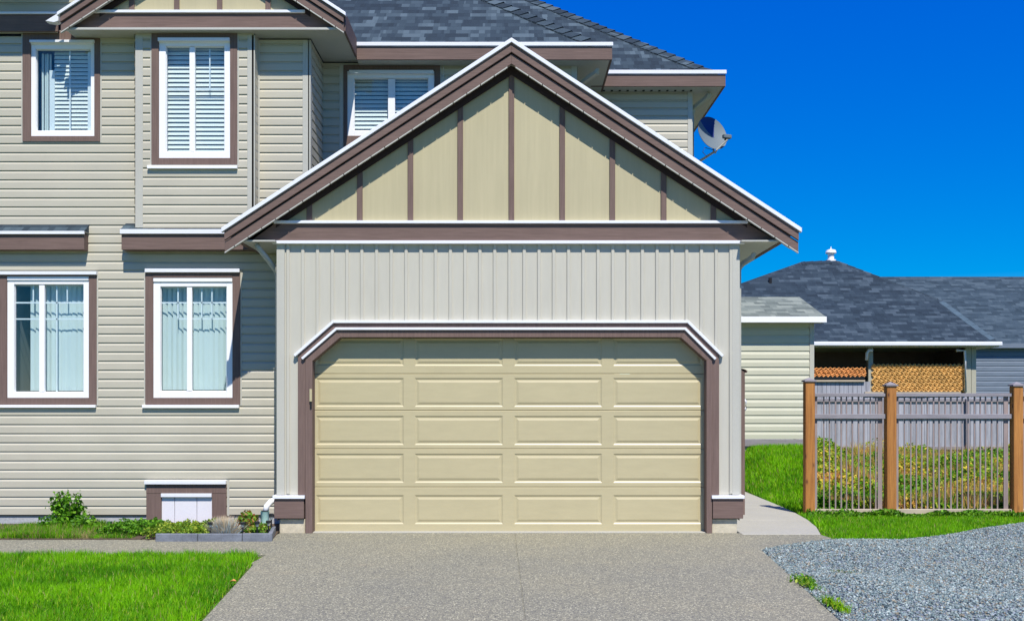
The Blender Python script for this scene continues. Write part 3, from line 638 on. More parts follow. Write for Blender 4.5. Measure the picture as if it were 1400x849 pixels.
# --- windows
def frame4(m_, o, i, y0, y1):
    x0, x1, z0, z1 = o; a, b, c, d = i
    m_.box(x0, a, y0, y1, z0, z1); m_.box(b, x1, y0, y1, z0, z1); m_.box(a, b, y0, y1, z0, c); m_.box(a, b, y0, y1, d, z1)
def window(W, y, cap, sill, kind, bars=(), capw=4.5, sash=None, bl=None):
    t = prect(W['trim'], y); f = prect(W['frame'], y); g = prect(W['glass'], y)
    root = MB(); root.box(t[0], f[0], y-.03, y+.02, t[2], t[3]); root.box(f[1], t[1], y-.03, y+.02, t[2], t[3])
    root.box(f[0], f[1], y-.03, y+.02, t[2], f[2]); root.box(f[0], f[1], y-.033, y+.02, f[3], t[3])
    w_ = root.build('window', 'brownv', house, .003)
    m_ = MB(); q = .012     # J-channel round the trim
    frame4(m_, (t[0]-q*1.6, t[1]+q*1.6, t[2]-q, t[3]+q), t, y-.018, y+.01); m_.build('siding_channel', 'corner', w_)
    m_ = MB(); frame4(m_, f, g, y-.012, y+.05)
    i = .007; gi = (g[0]+i, g[1]-i, g[2]+i, g[3]-i)
    m_.build('frame', 'white', w_, .004)
    m_ = MB(); frame4(m_, (g[0], g[1], g[2], g[3]), gi, y+.008, y+.045)
    for a_, b_ in W['mull']: m_.box(X(a_, y), X(b_, y), y-.004, y+.0445, gi[2], gi[3])
    m_.build('sash', 'white', w_, .004)
    MB().box(g[0]+.002, g[1]-.002, y+.028, y+.032, g[2]+.002, g[3]-.002).build('pane', 'glass', w_)
    if bars:
        m_ = MB()
        for (a_, b_, c_, d_) in bars: m_.box(X(a_, y), X(c_, y), y+.034, y+.040, Z(b_, y), Z(d_, y))
        m_.build('grille', 'white', w_)
    m_ = MB(); a, b, c, d = g[0]-.05, g[1]+.05, g[2]-.05, g[3]+.05; y0, y1 = y+.052, y+1.1
    m_.face([(a, y1, c), (b, y1, c), (b, y1, d), (a, y1, d)]); m_.face([(a, y0, c), (a, y1, c), (a, y1, d), (a, y0, d)])
    m_.face([(b, y0, c), (b, y0, d), (b, y1, d), (b, y1, c)]); m_.face([(a, y0, c), (b, y0, c), (b, y1, c), (a, y1, c)]); m_.face([(a, y0, d), (a, y1, d), (b, y1, d), (b, y0, d)])
    m_.build('room', 'room', w_)
    if cap:
        MB().box(X(cap[0], y), X(cap[2], y), y-.065, y-.0, Z(cap[3], y), Z(cap[1], y)).build('head_flashing', 'metal', w_, .003)
    MB().box(f[0]+.003, f[1]-.003, y-.028, y-.0125, f[3]-.055, f[3]-.004).build('brick_mould', 'white', w_, .004)
    if sill: MB().box(X(sill[0], y), X(sill[2], y), y-.06, y-.0, Z(sill[3], y), Z(sill[1], y)).build('sill', 'white', w_, .004)
    if kind == 'v':
        a, b = bl; m_ = MB(); x = X(a, y); k_ = 0
        while x < X(b, y):
            an = .42+rng.uniform(-.12, .12)+.22*math.sin(k_*.7); dx, dy = math.cos(an)*.043, math.sin(an)*.043
            P = [(x-dx, y+.14-dy), (x, y+.132), (x+dx, y+.14+dy)]
            for (p, p2) in zip(P, P[1:]): m_.face([(p[0], p[1], g[2]+.02), (p2[0], p2[1], g[2]+.02), (p2[0], p2[1], g[3]-.0), (p[0], p[1], g[3]-.0)])
            x += .070; k_ += 1
        m_.build('blind', 'vblind', w_)
        MB().box(g[0]-.03, g[1]+.03, y+.10, y+.18, g[3]-.01, g[3]+.04).build('blind_rail', 'white', w_)
    if kind == 'h':
        a, b, t0, b0, pitch, ang = bl; m_ = MB(); z = Z(t0, y); sw = .055
        while z > Z(b0, y):
            dy, dz = math.cos(ang)*sw/2, math.sin(ang)*sw/2; x0, x1 = X(a, y), X(b, y)
            yy = y+.10
            m_.face([(x0, yy-dy, z-dz), (x1, yy-dy, z-dz), (x1, yy, z+.003), (x0, yy, z+.003)]); m_.face([(x0, yy, z+.003), (x1, yy, z+.003), (x1, yy+dy, z+dz), (x0, yy+dy, z+dz)])
            z -= pitch
        m_.build('blind', 'blind', w_)
    return w_
t = 1.0
w1 = window(W1, YL, (-8, 371.8, 134, 376.3), (-8, 553.5, 132.5, 557.3), 'v', [(20, 412.6, 114, 414.6), (61, 435, 114, 436.8), (20, 435, 53, 436.8), (75.2, 389, 77, 536), (89.6, 389, 91.2, 413), (43, 389, 44.8, 413), (36, 436, 37.6, 536)][:6], bl=(40, 118))
w2 = window(W2, YL, (200, 368.2, 329, 373.2), (196, 553.5, 328, 557.8), 'v', [(220, 412.6, 309, 414.6), (242, 434.8, 309, 436.6), (241.3, 392, 243.2, 436), (274, 392, 275.6, 436), (288, 392, 289.6, 436)], bl=(222, 312))
wa = window(WA, YL, (43, 57, 131, 60.5), None, 'h', [(93.3, 68, 95, 179.5)], bl=(70, 119, 70, 178, .0545, 1.2))
MB().box(X(117.5, YL), X(124, YL), YL+.06, YL+.14, Z(179, YL), Z(69, YL)).build('blind_stile', 'white', wa)
m_ = MB(); cx0 = X(52, YL)
for k_ in range(4): m_.box(cx0+k_*.032, cx0+k_*.032+.026, YL+.10+.02*(k_ % 2), YL+.13+.02*(k_ % 2), Z(179, YL), Z(70, YL))
m_.build('curtain', 'vblind', wa, .008)
MB().box(X(64, YL), X(71, YL), YL+.08, YL+.16, Z(179, YL), Z(94, YL)).build('blind_stile', 'white', wa)
wbb = window(WB, YB, (217.7, 54, 315.5, 58.5), (203, 227.5, 325.5, 232), 'h', [(285, 66, 286.6, 120), (227, 120.5, 307, 122.4)], bl=(226, 309, 64, 208, .0585, 1.22))
wc = window(WC, YR, (478, 98, 593, 102.5), None, 'h', [], bl=(483, 587, 108, 179, .060, 1.22))
# crawl-space hatch
y = YL; t = prect((201, 661.5, 310.5, 722), y); f = prect((221.5, 674, 290.5, 719), y)
m_ = MB(); m_.box(t[0], f[0], y-.03, y+.05, -.05, f[3]); m_.box(f[1], t[1], y-.03, y+.05, -.05, f[3]); m_.box(t[0], t[1], y-.033, y+.05, f[3]+.001, t[3])
ht = m_.build('crawl_hatch', 'brownv', house, .003)
m_ = MB(); wd = (f[1]-f[0])
for a_, b_ in ((0, .25), (.26, .69), (.70, 1)): m_.box(f[0]+wd*a_, f[0]+wd*b_, y-.01, y+.03, .0, f[3]-.05)
m_.build('hatch_panel', 'hatch', ht, .002)
MB().box(f[0], f[1], y-.05, y-.002, f[3]-.048, f[3]).build('drip_cap', 'metal', ht, .003)
MB().box(X(199.5, y), X(310.5, y), y-.07, y-.0, t[3]+.001, t[3]+.052).build('head_flashing', 'metal', ht, .003)
MB().box(X(311, y), X(314, y), y-.018, y+.01, .12, t[3]+.06).build('siding_channel', 'corner', ht)

# --- pent roofs over the lower windows
def pent(xa, xb, y, pyb, pyt, pyw):
    f = MB().box(xa, xb, y, YL, Z(pyb, y), Z(pyt, y)).build('pent_roof', 'brown', house, .003)
    a, b = xa-.01, xb+.01; z0, z1 = Z(pyt, y)+.001, Z(pyw, y)+.0
    m_ = MB(); m_.box(a, b, y-.03, y+.0, z0-.012, z1); m_.prism([(0, 0)]*0 or [(a, z1-.006), (b, z1-.006), (b, z1-.002), (a, z1-.002)], y, YL)
    m_.build('drip_edge', 'metal', f, .003)
    m_ = MB(); m_.face([(a, y-.02, z1), (b, y-.02, z1), (b, YL, z1+.12), (a, YL, z1+.12)], [(a, 0), (b, 0), (b, .25), (a, .25)])
    m_.face([(b, y-.02, z1), (b, YL, z1), (b, YL, z1+.12)]); m_.face([(a, y-.02, z1), (a, YL, z1+.12), (a, YL, z1)]); m_.build('shingle_strip', 'shingle', f)
pent(XL-.2, X(115, .73), .73, 341.5, 319.5, 316.5)
pent(X(166, .68), -3.32, .68, 341.5, 319, 314)

# --- bay gable at the top left
YK = .50; CXB = X(276.5, YK); HWB = 193.5*(D0+YK)/F; ZTB = Z(43.8, YK)
zab = rake(CXB, HWB, ZTB, SLP, YK, .255, 'bay_roof', .62, 3.6)
YM = .66; ztb = Z(20, YM); hwb = (zab+.02-ztb)/SLP
gpb = MB().prism([(CXB-hwb, ztb), (CXB+hwb, ztb), (CXB, ztb+hwb*SLP)], YM-.012, YM+.1).build('gable_panel', 'panel', house)
for px in (181, 242.4, 301, 367):
    x = X(px, YM); top = zab+.02-abs(x-CXB)*SLP
    MB().prism([(x-.034, ztb), (x+.034, ztb), (x+.034, top), (x-.034, top)], YM-.034, YM-.0125).build('batten', 'brownv', gpb, .003)
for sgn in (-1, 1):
    MB().prism([(CXB, zab+.028), (CXB+sgn*(hwb-.05), ztb+.028+.05*SLP), (CXB+sgn*(hwb-.05), ztb-.085+.05*SLP), (CXB, zab-.085)], YM-.045, YM-.0345).build('frieze', 'brown_shade', gpb, .002)
bmb = MB().prism([(X(100, YM), Z(42, YM)), (X(466, YM), Z(42, YM)), (X(466, YM), Z(41, YM)), (X(434, YM), Z(20.3, YM)), (X(129, YM), Z(20.3, YM)), (X(100, YM), Z(41, YM))], YM-.04, YM+.06).build('gable_beam', 'brown', house, .003)
MB().box(X(130, YM), X(418, YM), YM-.07, YM-.001, Z(20.3, YM)+.001, Z(16.5, YM)).build('flashing', 'metal', bmb, .003)
ZSB = Z(42.2, YM)-.002
xbl, xbr = X(88, YK), X(468.5, YK)
MB().box(xbl, xbr, YK+.036, YL, ZSB-.03, ZSB-.002).build('soffit', 'soffit', house)
MB().box(xs_+.02, xbr, YL+.001, 1.83, ZSB-.03, ZSB-.002).build('soffit', 'soffit', house)
f = MB().box(xbr, xbr+.03, YK+.036, 1.53, ZSB-.05, ZSB+.2).build('fascia', 'brown', house, .003)
# short gutter end at the left tip
MB().prism([(X(64, .6), Z(31, .6)), (X(82, .6), Z(20, .6)), (X(82, .6), Z(31, .6)), (X(76, .6), Z(33, .6))], .55, .66).build('gutter_end', 'metal', house, .004)

# --- main eaves and roofs
YF1, YF2, YF0 = 1.53, 2.75, .77
def eave(xa, xb, y, pyb, pyt, pyw, back, side=0):
    z0, z1, z2 = Z(pyb, y), Z(pyt, y), Z(pyw, y)
    f = MB().box(xa, xb, y, y+.03, z0, z1).build('fascia', 'brown', house, .003)
    m_ = MB(); m_.box(xa, xb+.012, y-.022, y-.001, z1+.001, z2); m_.build('gutter', 'metal', f, .006)
    if side: MB().box(xb-.03, xb, y+.031, side, z0-.0, z1).build('fascia', 'brown', house, .003)
    MB().box(xa, xb-.031, y+.031, back, z0+.006, z0+.022).build('soffit', 'soffit', house)
    return z0, z1, z2
xm = X(837, YF1); eave(xbr+.03, xm, YF1, 82, 64, 58.5, YR-.0, side=YF2+.3)
MB().box(X(789, YR)+.01, xm-.031, YR+.001, YU, Z(82, YF1)+.006, Z(82, YF1)+.022).build('soffit', 'soffit', house)
xr_ = X(992, YF2); eave(xm-.2, xr_, YF2, 118.5, 102, 96.5, YU, side=14)
MB().box(UX+.005, xr_-.031, YU+.001, 13.9, Z(118.5, YF2)+.006, Z(118.5, YF2)+.022).build('soffit', 'soffit', house)
eave(XL-.4, X(79, YF0), YF0, 43.5, 20.5, 16.8, YL)
# vented strip under the right eave
m_ = MB(); 
for k_ in range(12): m_.box(X(826+11*k_, YF2), X(829+11*k_, YF2), YF2+.2, YF2+.26, Z(118.5, YF2)-.0, Z(118.5, YF2)+.0055)
m_.build('soffit_vents', 'black', house)
# elbows under the soffits
MB().tube([(X(817, 1.75), 1.75, Z(95, 1.75)), (X(816, 1.75), 1.75, Z(99, 1.75)), (X(795, 2.0), 2.0, Z(114, 2.0)), (X(788, YR)+.04, 2.05, Z(122, 2.05)), (X(788, YR)+.04, 2.05, 4.9)], 0, sq=(.075, .055)).build('downspout', 'gutter', house, .008)
MB().tube([(X(970, 3.0), 3.02, Z(127.5, 3.02)), (X(968.5, 3.0), 3.05, Z(132, 3.05)), (X(949, 3.2), 3.25, Z(149, 3.25)), (UX+.045, 3.3, Z(158, 3.3)), (UX+.045, 3.3, 4.2)], 0, sq=(.075, .06)).build('downspout', 'gutter', house, .008)
def roofface(m_, pts, o=None):
    """planar face with uv in metres: u horizontal, v up the slope"""
    P = [Vector(p) for p in pts]; n = (P[1]-P[0]).cross(P[2]-P[0]).normalized()
    u = Vector((0, 0, 1)).cross(n).normalized(); v = n.cross(u)
    o = P[0] if o is None else Vector(o)
    m_.face(pts, [((p-o).dot(u)+20, (p-o).dot(v)+20) for p in P])
def caps(p0, p1, w1, w2, mat, par, wid=.17, step=.2, th=.022, s0=.2):
    p0, p1 = Vector(p0), Vector(p1); d = (p1-p0); L = d.length; d /= L
    w1 = (Vector(w1)-d*Vector(w1).dot(d)).normalized(); w2 = (Vector(w2)-d*Vector(w2).dot(d)).normalized(); up = -(w1+w2).normalized()
    m_ = MB(); s = s0; k_ = 0
    while s < L:
        a = p0+d*s; b = p0+d*min(s+step*1.35, L); la, lb = up*(th*1.6), up*.006
        jit = rng.uniform(-.01, .01); uo = rng.uniform(0, 9)
        for w_ in (w1, w2):
            q = w_*(wid+jit); P = [a+la, a+la*.75+q, b+lb+q, b+lb]
            if w_ is w2: P = P[::-1]
            m_.face(P, [(uo, uo), (uo+.1, uo), (uo+.1, uo+.05), (uo, uo+.05)])
            m_.face([a+la, a-up*.01, a-up*.01+q, a+la*.75+q]); m_.face([a+la*.75+q, a+q-up*.01, b+q-up*.01, b+q+lb])
        s += step; k_ += 1
    return m_.build('ridge_cap', mat, par)
PT = .80
def hiproof(x0, x1, y0, y1, z, run, capside=True, ins=.05):
    x1 -= ins; y0 += ins; zt_ = z+PT*run
    A, B, C, D = (x0, y0, z), (x1, y0, z), (x1, y1, z), (x0, y1, z)
    a, b, c, d = (x0+.0, y0+run, zt_), (x1-run, y0+run, zt_), (x1-run, y1, zt_), (x0, y1, zt_)
    m_ = MB(); roofface(m_, [A, B, b, a]); roofface(m_, [B, C, c, b]); m_.face([a, b, c, d]); m_.face([A, a, d, D])
    o = m_.build('main_roof', 'shingle', house)
    caps(B, b, (-1, 0, 0), (0, 1, 0), 'shingle', o)
    return o
zr = Z(60, YF1)-.05
hiproof(-9.9, xm, YF1, 13.8, zr, 3.3); hiproof(-9.9, xr_, YF2, 14.0, zr, 5.2)
XU = X(62, .2)
m_ = MB(); z_ = Z(18, YF0); a_, b_, c_ = XL-.4, X(84, YF0)+.1, YL+.16
m_.face([(a_, YF0+.0, z_), (b_, YF0+.0, z_), (b_, c_, z_+.04), (a_, c_, z_+.04)]); m_.face([(a_, YF0, z_-.02), (a_, YF0, z_), (a_, c_, z_+.04)]); m_.build('eave_flashing', 'metal', house)
wall('attic_wall', [(XL, X(84, YF0)+.3, Z(18, YF0)+.0, 7.25)], (0, YL+.15), *FR)
MB().box(XL-.3, XU, .2, 2.4, 7.28, 7.30).build('soffit', 'soffit', house)
f = MB().box(XL-.3, XU, .17, .199, 7.25, 7.50).build('fascia', 'brown', house, .003)
m_ = MB(); roofface(m_, [(XL-.4, .12, 7.48), (XU+.03, .12, 7.48), (XU+.03, 3.4, 7.48+3.28*.72), (XL-.4, 3.4, 7.48+3.28*.72)]); m_.face([(XU+.03, .12, 7.44), (XU+.03, 3.4, 7.44), (XU+.03, 3.4, 7.44+3.28*.72)]); m_.build('upper_roof', 'shingle', house)

# ================================================================ SATELLITE DISH
dl = Vector((X(955, 3.3), 3.35, Z(222, 3.35)))
dish = thing('satellite_dish', 'grey oval satellite dish with dark blue wedge, on the upper house corner', 'satellite dish', tuple(dl))
dc = Vector((X(975, 3.1), 3.15, Z(182, 3.15)))
nrm = Vector((.38, -.86, .34)).normalized(); rt = nrm.cross(Vector((0, 0, 1))).normalized()*-1; upv = rt.cross(nrm)*-1
if upv.z < 0: upv = -upv
m_ = MB(); RA, RB = .255, .29; rings = 26; seg = 80
def dp(r_, t_): return dc+rt*(RA*r_*math.cos(t_))+upv*(RB*r_*math.sin(t_))-nrm*(.055*(1-r_*r_))
for k_ in range(rings):
    for q in range(seg):
        t0, t1 = 2*math.pi*q/seg, 2*math.pi*(q+1)/seg; r0, r1 = k_/rings, (k_+1)/rings
        P = [dp(r0, t0), dp(r1, t0), dp(r1, t1), dp(r0, t1)] if k_ else [dp(0, 0), dp(r1, t0), dp(r1, t1)]
        c = sum((Vector(p) for p in P), Vector())/len(P)-dc; uu, vv = c.dot(rt)/RA, c.dot(upv)/RB
        m_.mi = 1 if (vv > -.2 and uu < .2+(vv+.2)*.22 and uu > .2-(vv+.2)*1.0) else 0
        m_.face(P); m_.mi = 0
        m_.face([p-nrm*.008 for p in P][::-1])
for q in range(seg):
    t0, t1 = 2*math.pi*q/seg, 2*math.pi*(q+1)/seg
    m_.face([dp(1, t0), dp(1, t0)-nrm*.008, dp(1, t1)-nrm*.008, dp(1, t1)])
m_.build('reflector', ['dish', 'dishblue'], dish, smooth=False)
bk = dc-nrm*.06; low = dc-upv*.26-nrm*.01; wallp = Vector((UX+.03, 3.45, Z(228, 3.45)))
MB().tube([wallp, dl, dc-upv*.30-nrm*.06, bk-nrm*.03], .021, 10).build('mast', 'gutter', dish, smooth=True)
MB().box(UX+.024, UX+.036, 3.37, 3.53, wallp.z-.1, wallp.z+.1).build('wall_bracket', 'gutter', dish, .003)
arm_e = dc-upv*.20+nrm*.15+rt*.13
MB().tube([dc-upv*.33-nrm*.05, dc-upv*.31+nrm*.0, arm_e], .014, 8).build('feed_arm', 'gutter', dish)
MB().tube([arm_e-nrm*.05+upv*.02, arm_e-nrm*.01+upv*.045], [.022, .028], 12).build('feed_horn', 'darkplastic', dish, smooth=True)
MB().tube([arm_e+upv*.05-rt*.07, arm_e+upv*.05+rt*.07], 0, sq=(.07, .06)).build('receiver', 'dish', dish, .01)
cp = [dc-upv*.30-rt*.03-nrm*.02, dc-upv*.25-rt*.17-nrm*.05, dc-upv*.33-rt*.22-nrm*.06, dc-upv*.42-rt*.16-nrm*.05]
MB().tube(cp, .005, 6).build('cable', 'black', dish)

# ================================================================ FENCE, GATE POST
FY = 2.12
fence = thing('fence', 'open wooden fence with orange cedar posts, thin pickets and pale rails beside the gravel', 'fence', (X(1106, FY), FY, 0))
posts = [1106, 1217, 1389.5, 1562]
def post(px, zt_):
    x = X(px, FY); hwid = .068
    p = MB().box(x-hwid, x+hwid, FY-.07, FY+.07, -.05, zt_).build('post', 'cedar', fence, .006)
    m_ = MB().box(x-.085, x+.085, FY-.087, FY+.087, zt_+.001, zt_+.022)
    i = len(m_.v); m_.v += [(x-.08, FY-.08, zt_+.023), (x+.08, FY-.08, zt_+.023), (x+.08, FY+.08, zt_+.023), (x-.08, FY+.08, zt_+.023), (x, FY, zt_+.065)]
    for q in ((0, 1, 4), (1, 2, 4), (2, 3, 4), (3, 0, 4)): m_.f.append(tuple(i+k for k in q)); m_.uv.append(None); m_.m.append(0)
    m_.build('cap', 'grey_wood', p)
for px, t_ in zip(posts, (522, 528, 528, 528)): post(px, Z(t_, FY))
for a_, b_ in zip(posts, posts[1:]):
    xa, xb = X(a_, FY)+.069, X(b_, FY)-.069
    for (p0, p1, mt, dy) in ((542.3, 537.5, 'grey_wood', .02), (572.5, 566, 'grey_wood', .02), (704, 695.5, 'pale_wood', .025)):
        MB().box(xa, xb, FY-dy, FY+dy, Z(p0, FY), Z(p1, FY)).build('rail', mt, fence, .005)
    m_ = MB(); x = xa+.012; k_ = 0
    while x < xb-.02:
        wd = .019+rng.uniform(-.002, .004) if k_ else .05; z1 = Z(541, FY)
        jx = rng.uniform(-.006, .006)
        m_.box(x+jx, x+jx+wd, FY+.026, FY+.040, Z(702, FY), z1); x += .084 if k_ else .13; k_ += 1
        if abs(x-(xb-.09)) < .045: m_.box(xb-.10, xb-.035, FY+.026, FY+.045, Z(704, FY), z1); break
    m_.build('pickets', 'picket', fence, .002)
gpo = thing('gate_post', 'slim brown gate post with a small cap against the right side of the garage', 'gate post', (X(1014.5, 2.1), 2.1, 0))
x = X(1014.8, 2.1)
MB().box(x-.035, x+.030, 2.06, 2.13, 0, Z(505.5, 2.1)).build('post', 'brownv', gpo, .004)
MB().prism([(x-.045, Z(505, 2.1)), (x-.045, Z(503, 2.1)), (x+.065, Z(506.5, 2.1)), (x+.06, Z(509.5, 2.1)), (x+.034, Z(509.5, 2.1)), (x+.032, Z(505.4, 2.1))], 2.05, 2.14).build('cap', 'brown', gpo, .003)
m_ = MB(); m_.tube([(x+.031, 2.09, Z(561, 2.1)), (x+.05, 2.09, Z(558, 2.1)), (x+.052, 2.09, Z(549, 2.1)), (x+.031, 2.09, Z(546, 2.1))], .014, 8); m_.build('latch', 'metal', gpo, smooth=True)

# ================================================================ PLANTING BED
mb = MB(); mb.slab([(-14, -.64), (-14, YL+.05), (GX0, YL+.05), (GX0-.0, .0), (X(381), -.02), (-2.8, -.76), (-4.12, -.76), (-4.14, -.64)], -.1, .012)
tag(mb.build('soil_bed', 'soil'), kind='structure')
EG = [(X(212, -.80), -.80), (X(331, -.80), -.80), (X(372, -.80), -.80), (-2.905, -.05)]
edg = thing('garden_edging', 'low dark grey stone edging round the small planting bed by the garage', 'garden edging', (-3.5, -.8, 0))
def edgeblock(p, q, h=.088, th=.05):
    p, q = Vector((*p, 0)), Vector((*q, 0)); d = (q-p).normalized(); n_ = Vector((-d.y, d.x, 0))*th; g = d*.003
    m_ = MB(); m_.slab([(p+g).xy[:], (q-g).xy[:], (q-g+n_).xy[:], (p+g+n_).xy[:]], -.02, h); m_.build('block', 'edging', edg, .006)
edgeblock(EG[0], (X(270, -.8), -.8)); edgeblock((X(270, -.8), -.8), EG[1]); edgeblock(EG[1], EG[2], .091); edgeblock(EG[2], EG[3], .088)
def leaves(n, c, r, size, cols, name, par, zmin=.0, shell=.5, asp=1.7):
    d = rng.normal(size=(n, 3)); d /= np.linalg.norm(d, axis=1)[:, None]; rr = (rng.random(n)*(1-shell)+shell)**.7
    rr *= 1+.35*np.array([noise.noise((a*2.3+c[0], b*2.3, e_*2.3)) for a, b, e_ in d])
    P = np.array(c)+d*rr[:, None]*np.array(r); P[:, 2] = np.maximum(np.abs(P[:, 2]), zmin); return leafcloud(P, size, cols, name, par, asp=asp)
G1 = [(.05, .16, .006), (.08, .24, .008), (.13, .34, .012), (.20, .44, .02)]
YG = [(.16, .30, .02), (.28, .42, .03), (.40, .48, .05), (.10, .22, .015)]
# shrub at the left
sx, sy = X(95, .35), .35
sh = thing('shrub', 'leafy green shrub with upright shoots against the concrete foundation at the left', 'shrub', (sx, sy, 0))
m_ = MB(); tips = []
for k_ in range(26):
    a_ = rng.uniform(0, 6.28); l = rng.uniform(.20, .50)*(1 if k_ > 5 else 1.05); sp = rng.uniform(.02, .30)*(1.2-l)
    p0 = Vector((sx+rng.normal(0, .06), sy+rng.normal(0, .05), .0)); p2 = p0+Vector((math.cos(a_)*sp, math.sin(a_)*sp*.6, l)); p1 = (p0+p2)/2+Vector((0, 0, .05))
    m_.tube([p0, p1, p2], [.006, .004, .002], 5); 
    for q in range(32):
        s_ = rng.uniform(.35, 1.0); p = p0.lerp(p1, s_*2) if s_ < .5 else p1.lerp(p2, s_*2-1); tips.append((p.x+rng.normal(0, .028), p.y+rng.normal(0, .028), max(p.z+rng.normal(0, .022), .02)))
m_.build('stem', 'bark', sh)
leafcloud(np.array(tips)-np.array(sh.location), .042, G1, 'foliage', sh, asp=1.3)
leaves(1500, (.0, -.06, .06), (.40, .26, .17), .036, G1, 'foliage', sh, .02, .2, 1.4)
for o in sh.children: pass
# strip of grass in front of the foundation
n = 26000; x = rng.uniform(-7, X(205, 0), n); y = -.62+1.4*rng.random(n)**1.6
dens = .35+.65*np.clip(1-np.abs(x-sx)/1.2, 0, 1)+.25*(nz(x, y, 2, 6)); k = (rng.random(n) < dens) & (x > -(y+D0)*.52); x, y = x[k], y[k]
hgt = .05+.08*np.clip(1-np.abs(x-sx)/.8, 0, 1)+.03*nz(x, y, 3, 4)
def striplc(x, y):
    c = lawncol(x, y); d = (rng.random(len(x)) < .18+.35*((x > X(128, 0)) & (x < X(152, 0))))[:, None]; return np.where(d, np.array((.42, .36, .14)), c*.8)
tag(blades('bed_grass', x, y, np.full(len(x), .0), hgt, .007, striplc, .5), kind='stuff')
def groundcover(nm, lab, cat, px0, px1, y0, y1, hz, n, size, cols, grp=None):
    xa, xb = X(px0, (y0+y1)/2), X(px1, (y0+y1)/2); t_ = thing(nm, lab, cat, ((xa+xb)/2, (y0+y1)/2, 0), grp)
    x = rng.uniform(xa, xb, n); y = rng.uniform(y0, y1, n); q = np.clip(hz*(.75+.6*nz(x, y, 6, 2)), .02, 1); z = q*rng.random(n)**.5
    P = np.stack([x, y, z+.01], 1)-np.array(t_.location); leafcloud(P, size, cols, 'foliage', t_, asp=1.4)
    m_ = MB()
    for k_ in range(24):
        a, b = rng.uniform(xa, xb), rng.uniform(y0, y1); m_.tube([(a, b, 0), (a+rng.normal(0, .02), b, hz*.5), (a+rng.normal(0, .04), b+rng.normal(0, .03), hz*.8)], .003, 4)
    m_.build('stem', 'bark', t_); return t_
groundcover('ground_cover_plant', 'dark green spreading plant left of the dark edging, beside the brown hatch frame', 'plant', 152, 214, -.45, .5, .14, 2600, .030, G1)
groundcover('ground_cover_plant', 'yellow-green low plant spreading below the white hatch panel', 'plant', 212, 300, -.70, .35, .13, 5200, .026, YG)
gx_, gy_ = X(308, -.55), -.55
fg = thing('ornamental_grass', 'tuft of blue-grey ornamental grass with straw tips in the planting bed', 'ornamental grass', (gx_, gy_, 0))
n = 1500; a_ = rng.uniform(0, 6.28, n); rr = np.abs(rng.normal(0, .045, n)); le = rng.uniform(0, .95, n)
h = rng.uniform(.13, .29, n); P = np.zeros((n, 5, 3)); x = rr*np.cos(a_); y = rr*np.sin(a_); dx, dy = np.cos(a_)*le*h, np.sin(a_)*le*h; hz = h*np.sqrt(1-le**2*.8); wv = .004
P[:, 0] = np.stack([x-wv, y, 0*x], 1); P[:, 1] = np.stack([x+wv, y, 0*x], 1); P[:, 2] = np.stack([x+wv+dx*.5, y+dy*.5, hz*.62], 1); P[:, 3] = np.stack([x-wv+dx*.5, y+dy*.5, hz*.62], 1); P[:, 4] = np.stack([x+dx, y+dy, hz], 1)
b = (np.arange(n)*5)[:, None]; fl = np.concatenate([b+np.array([[0, 1, 2, 3]]), b+np.array([[3, 2, 4]])], 1).ravel()
tb = np.array((.50, .62, .64))*rng.uniform(.7, 1.3, (n, 1)); tt = np.repeat(tb, 5, 0).reshape(n, 5, 3); tt[:, 4] = (.75, .58, .38); tt[rng.random(n) < .3, 2:] = (.70, .56, .36)
fastmesh('blades', P.reshape(-1, 3), fl, np.tile([4, 3], n), 'blade', tt.reshape(-1, 3), fg)
groundcover('leafy_plant', 'leafy green plant with reddish young shoots at the right of the straw-tipped grass tuft', 'plant', 321, 345, -.5, .1, .24, 900, .040, [(.13, .30, .02), (.25, .42, .03), (.38, .22, .06), (.45, .12, .04), (.08, .2, .01)])
groundcover('leafy_plant', 'low green plant between the dark stakes beside the pale green drain pipe', 'plant', 343, 366, -.55, .0, .13, 700, .034, [(.13, .32, .02), (.25, .45, .03), (.34, .28, .06), (.08, .2, .01)])
# drain pipe with the white elbow
dr = thing('drain_pipe', 'pale green upright drain pipe taking a white elbow beside the garage corner', 'drain pipe', (X(363, .1), .1, 0))
px_, pr_ = X(363, .0), .053
MB().tube([(px_, -.03, 0), (px_, -.03, Z(697.5, .1)), (px_, -.03, Z(697, .1))], [pr_, pr_, pr_+.005], 20, cap=False).build('pipe', 'pipe', dr, smooth=True)
MB().tube([(px_, -.03, Z(697, .1)), (px_, -.03, Z(696.2, .1))], pr_*.9, 20).build('opening', 'black', dr)
MB().tube([(X(363), .015, Z(700)), (X(364), .02, Z(692)), (X(368), .06, Z(687)), (X(374), .12, Z(683.5)), (X(381), .16, Z(680))], [.036]*5, 14).build('elbow', 'white', dr, smooth=True)
def stake():
    t_ = thing('solar_light', '', 'garden light', (0, 0, 0), 'solar stake lights in the planting bed')
    MB().tube([(0, 0, -.03), (0, 0, .150)], .009, 8).build('stake', 'darkplastic', t_)
    MB().tube([(0, 0, .150), (0, 0, .180)], [.016, .022], 12).build('lens', 'glass2', t_)
    MB().tube([(0, 0, .180), (0, 0, .186), (0, 0, .206), (0, 0, .210)], [.029, .031, .031, .022], 14).build('cap', 'darkplastic', t_)
    return t_
m2, n2, b2 = newmat('clear_plastic'); b2.inputs['Base Color'].default_value = (.6, .65, .65, 1); b2.inputs['Roughness'].default_value = .2; b2.inputs['Transmission Weight'].default_value = .6; M['glass2'] = m2
st = stake()
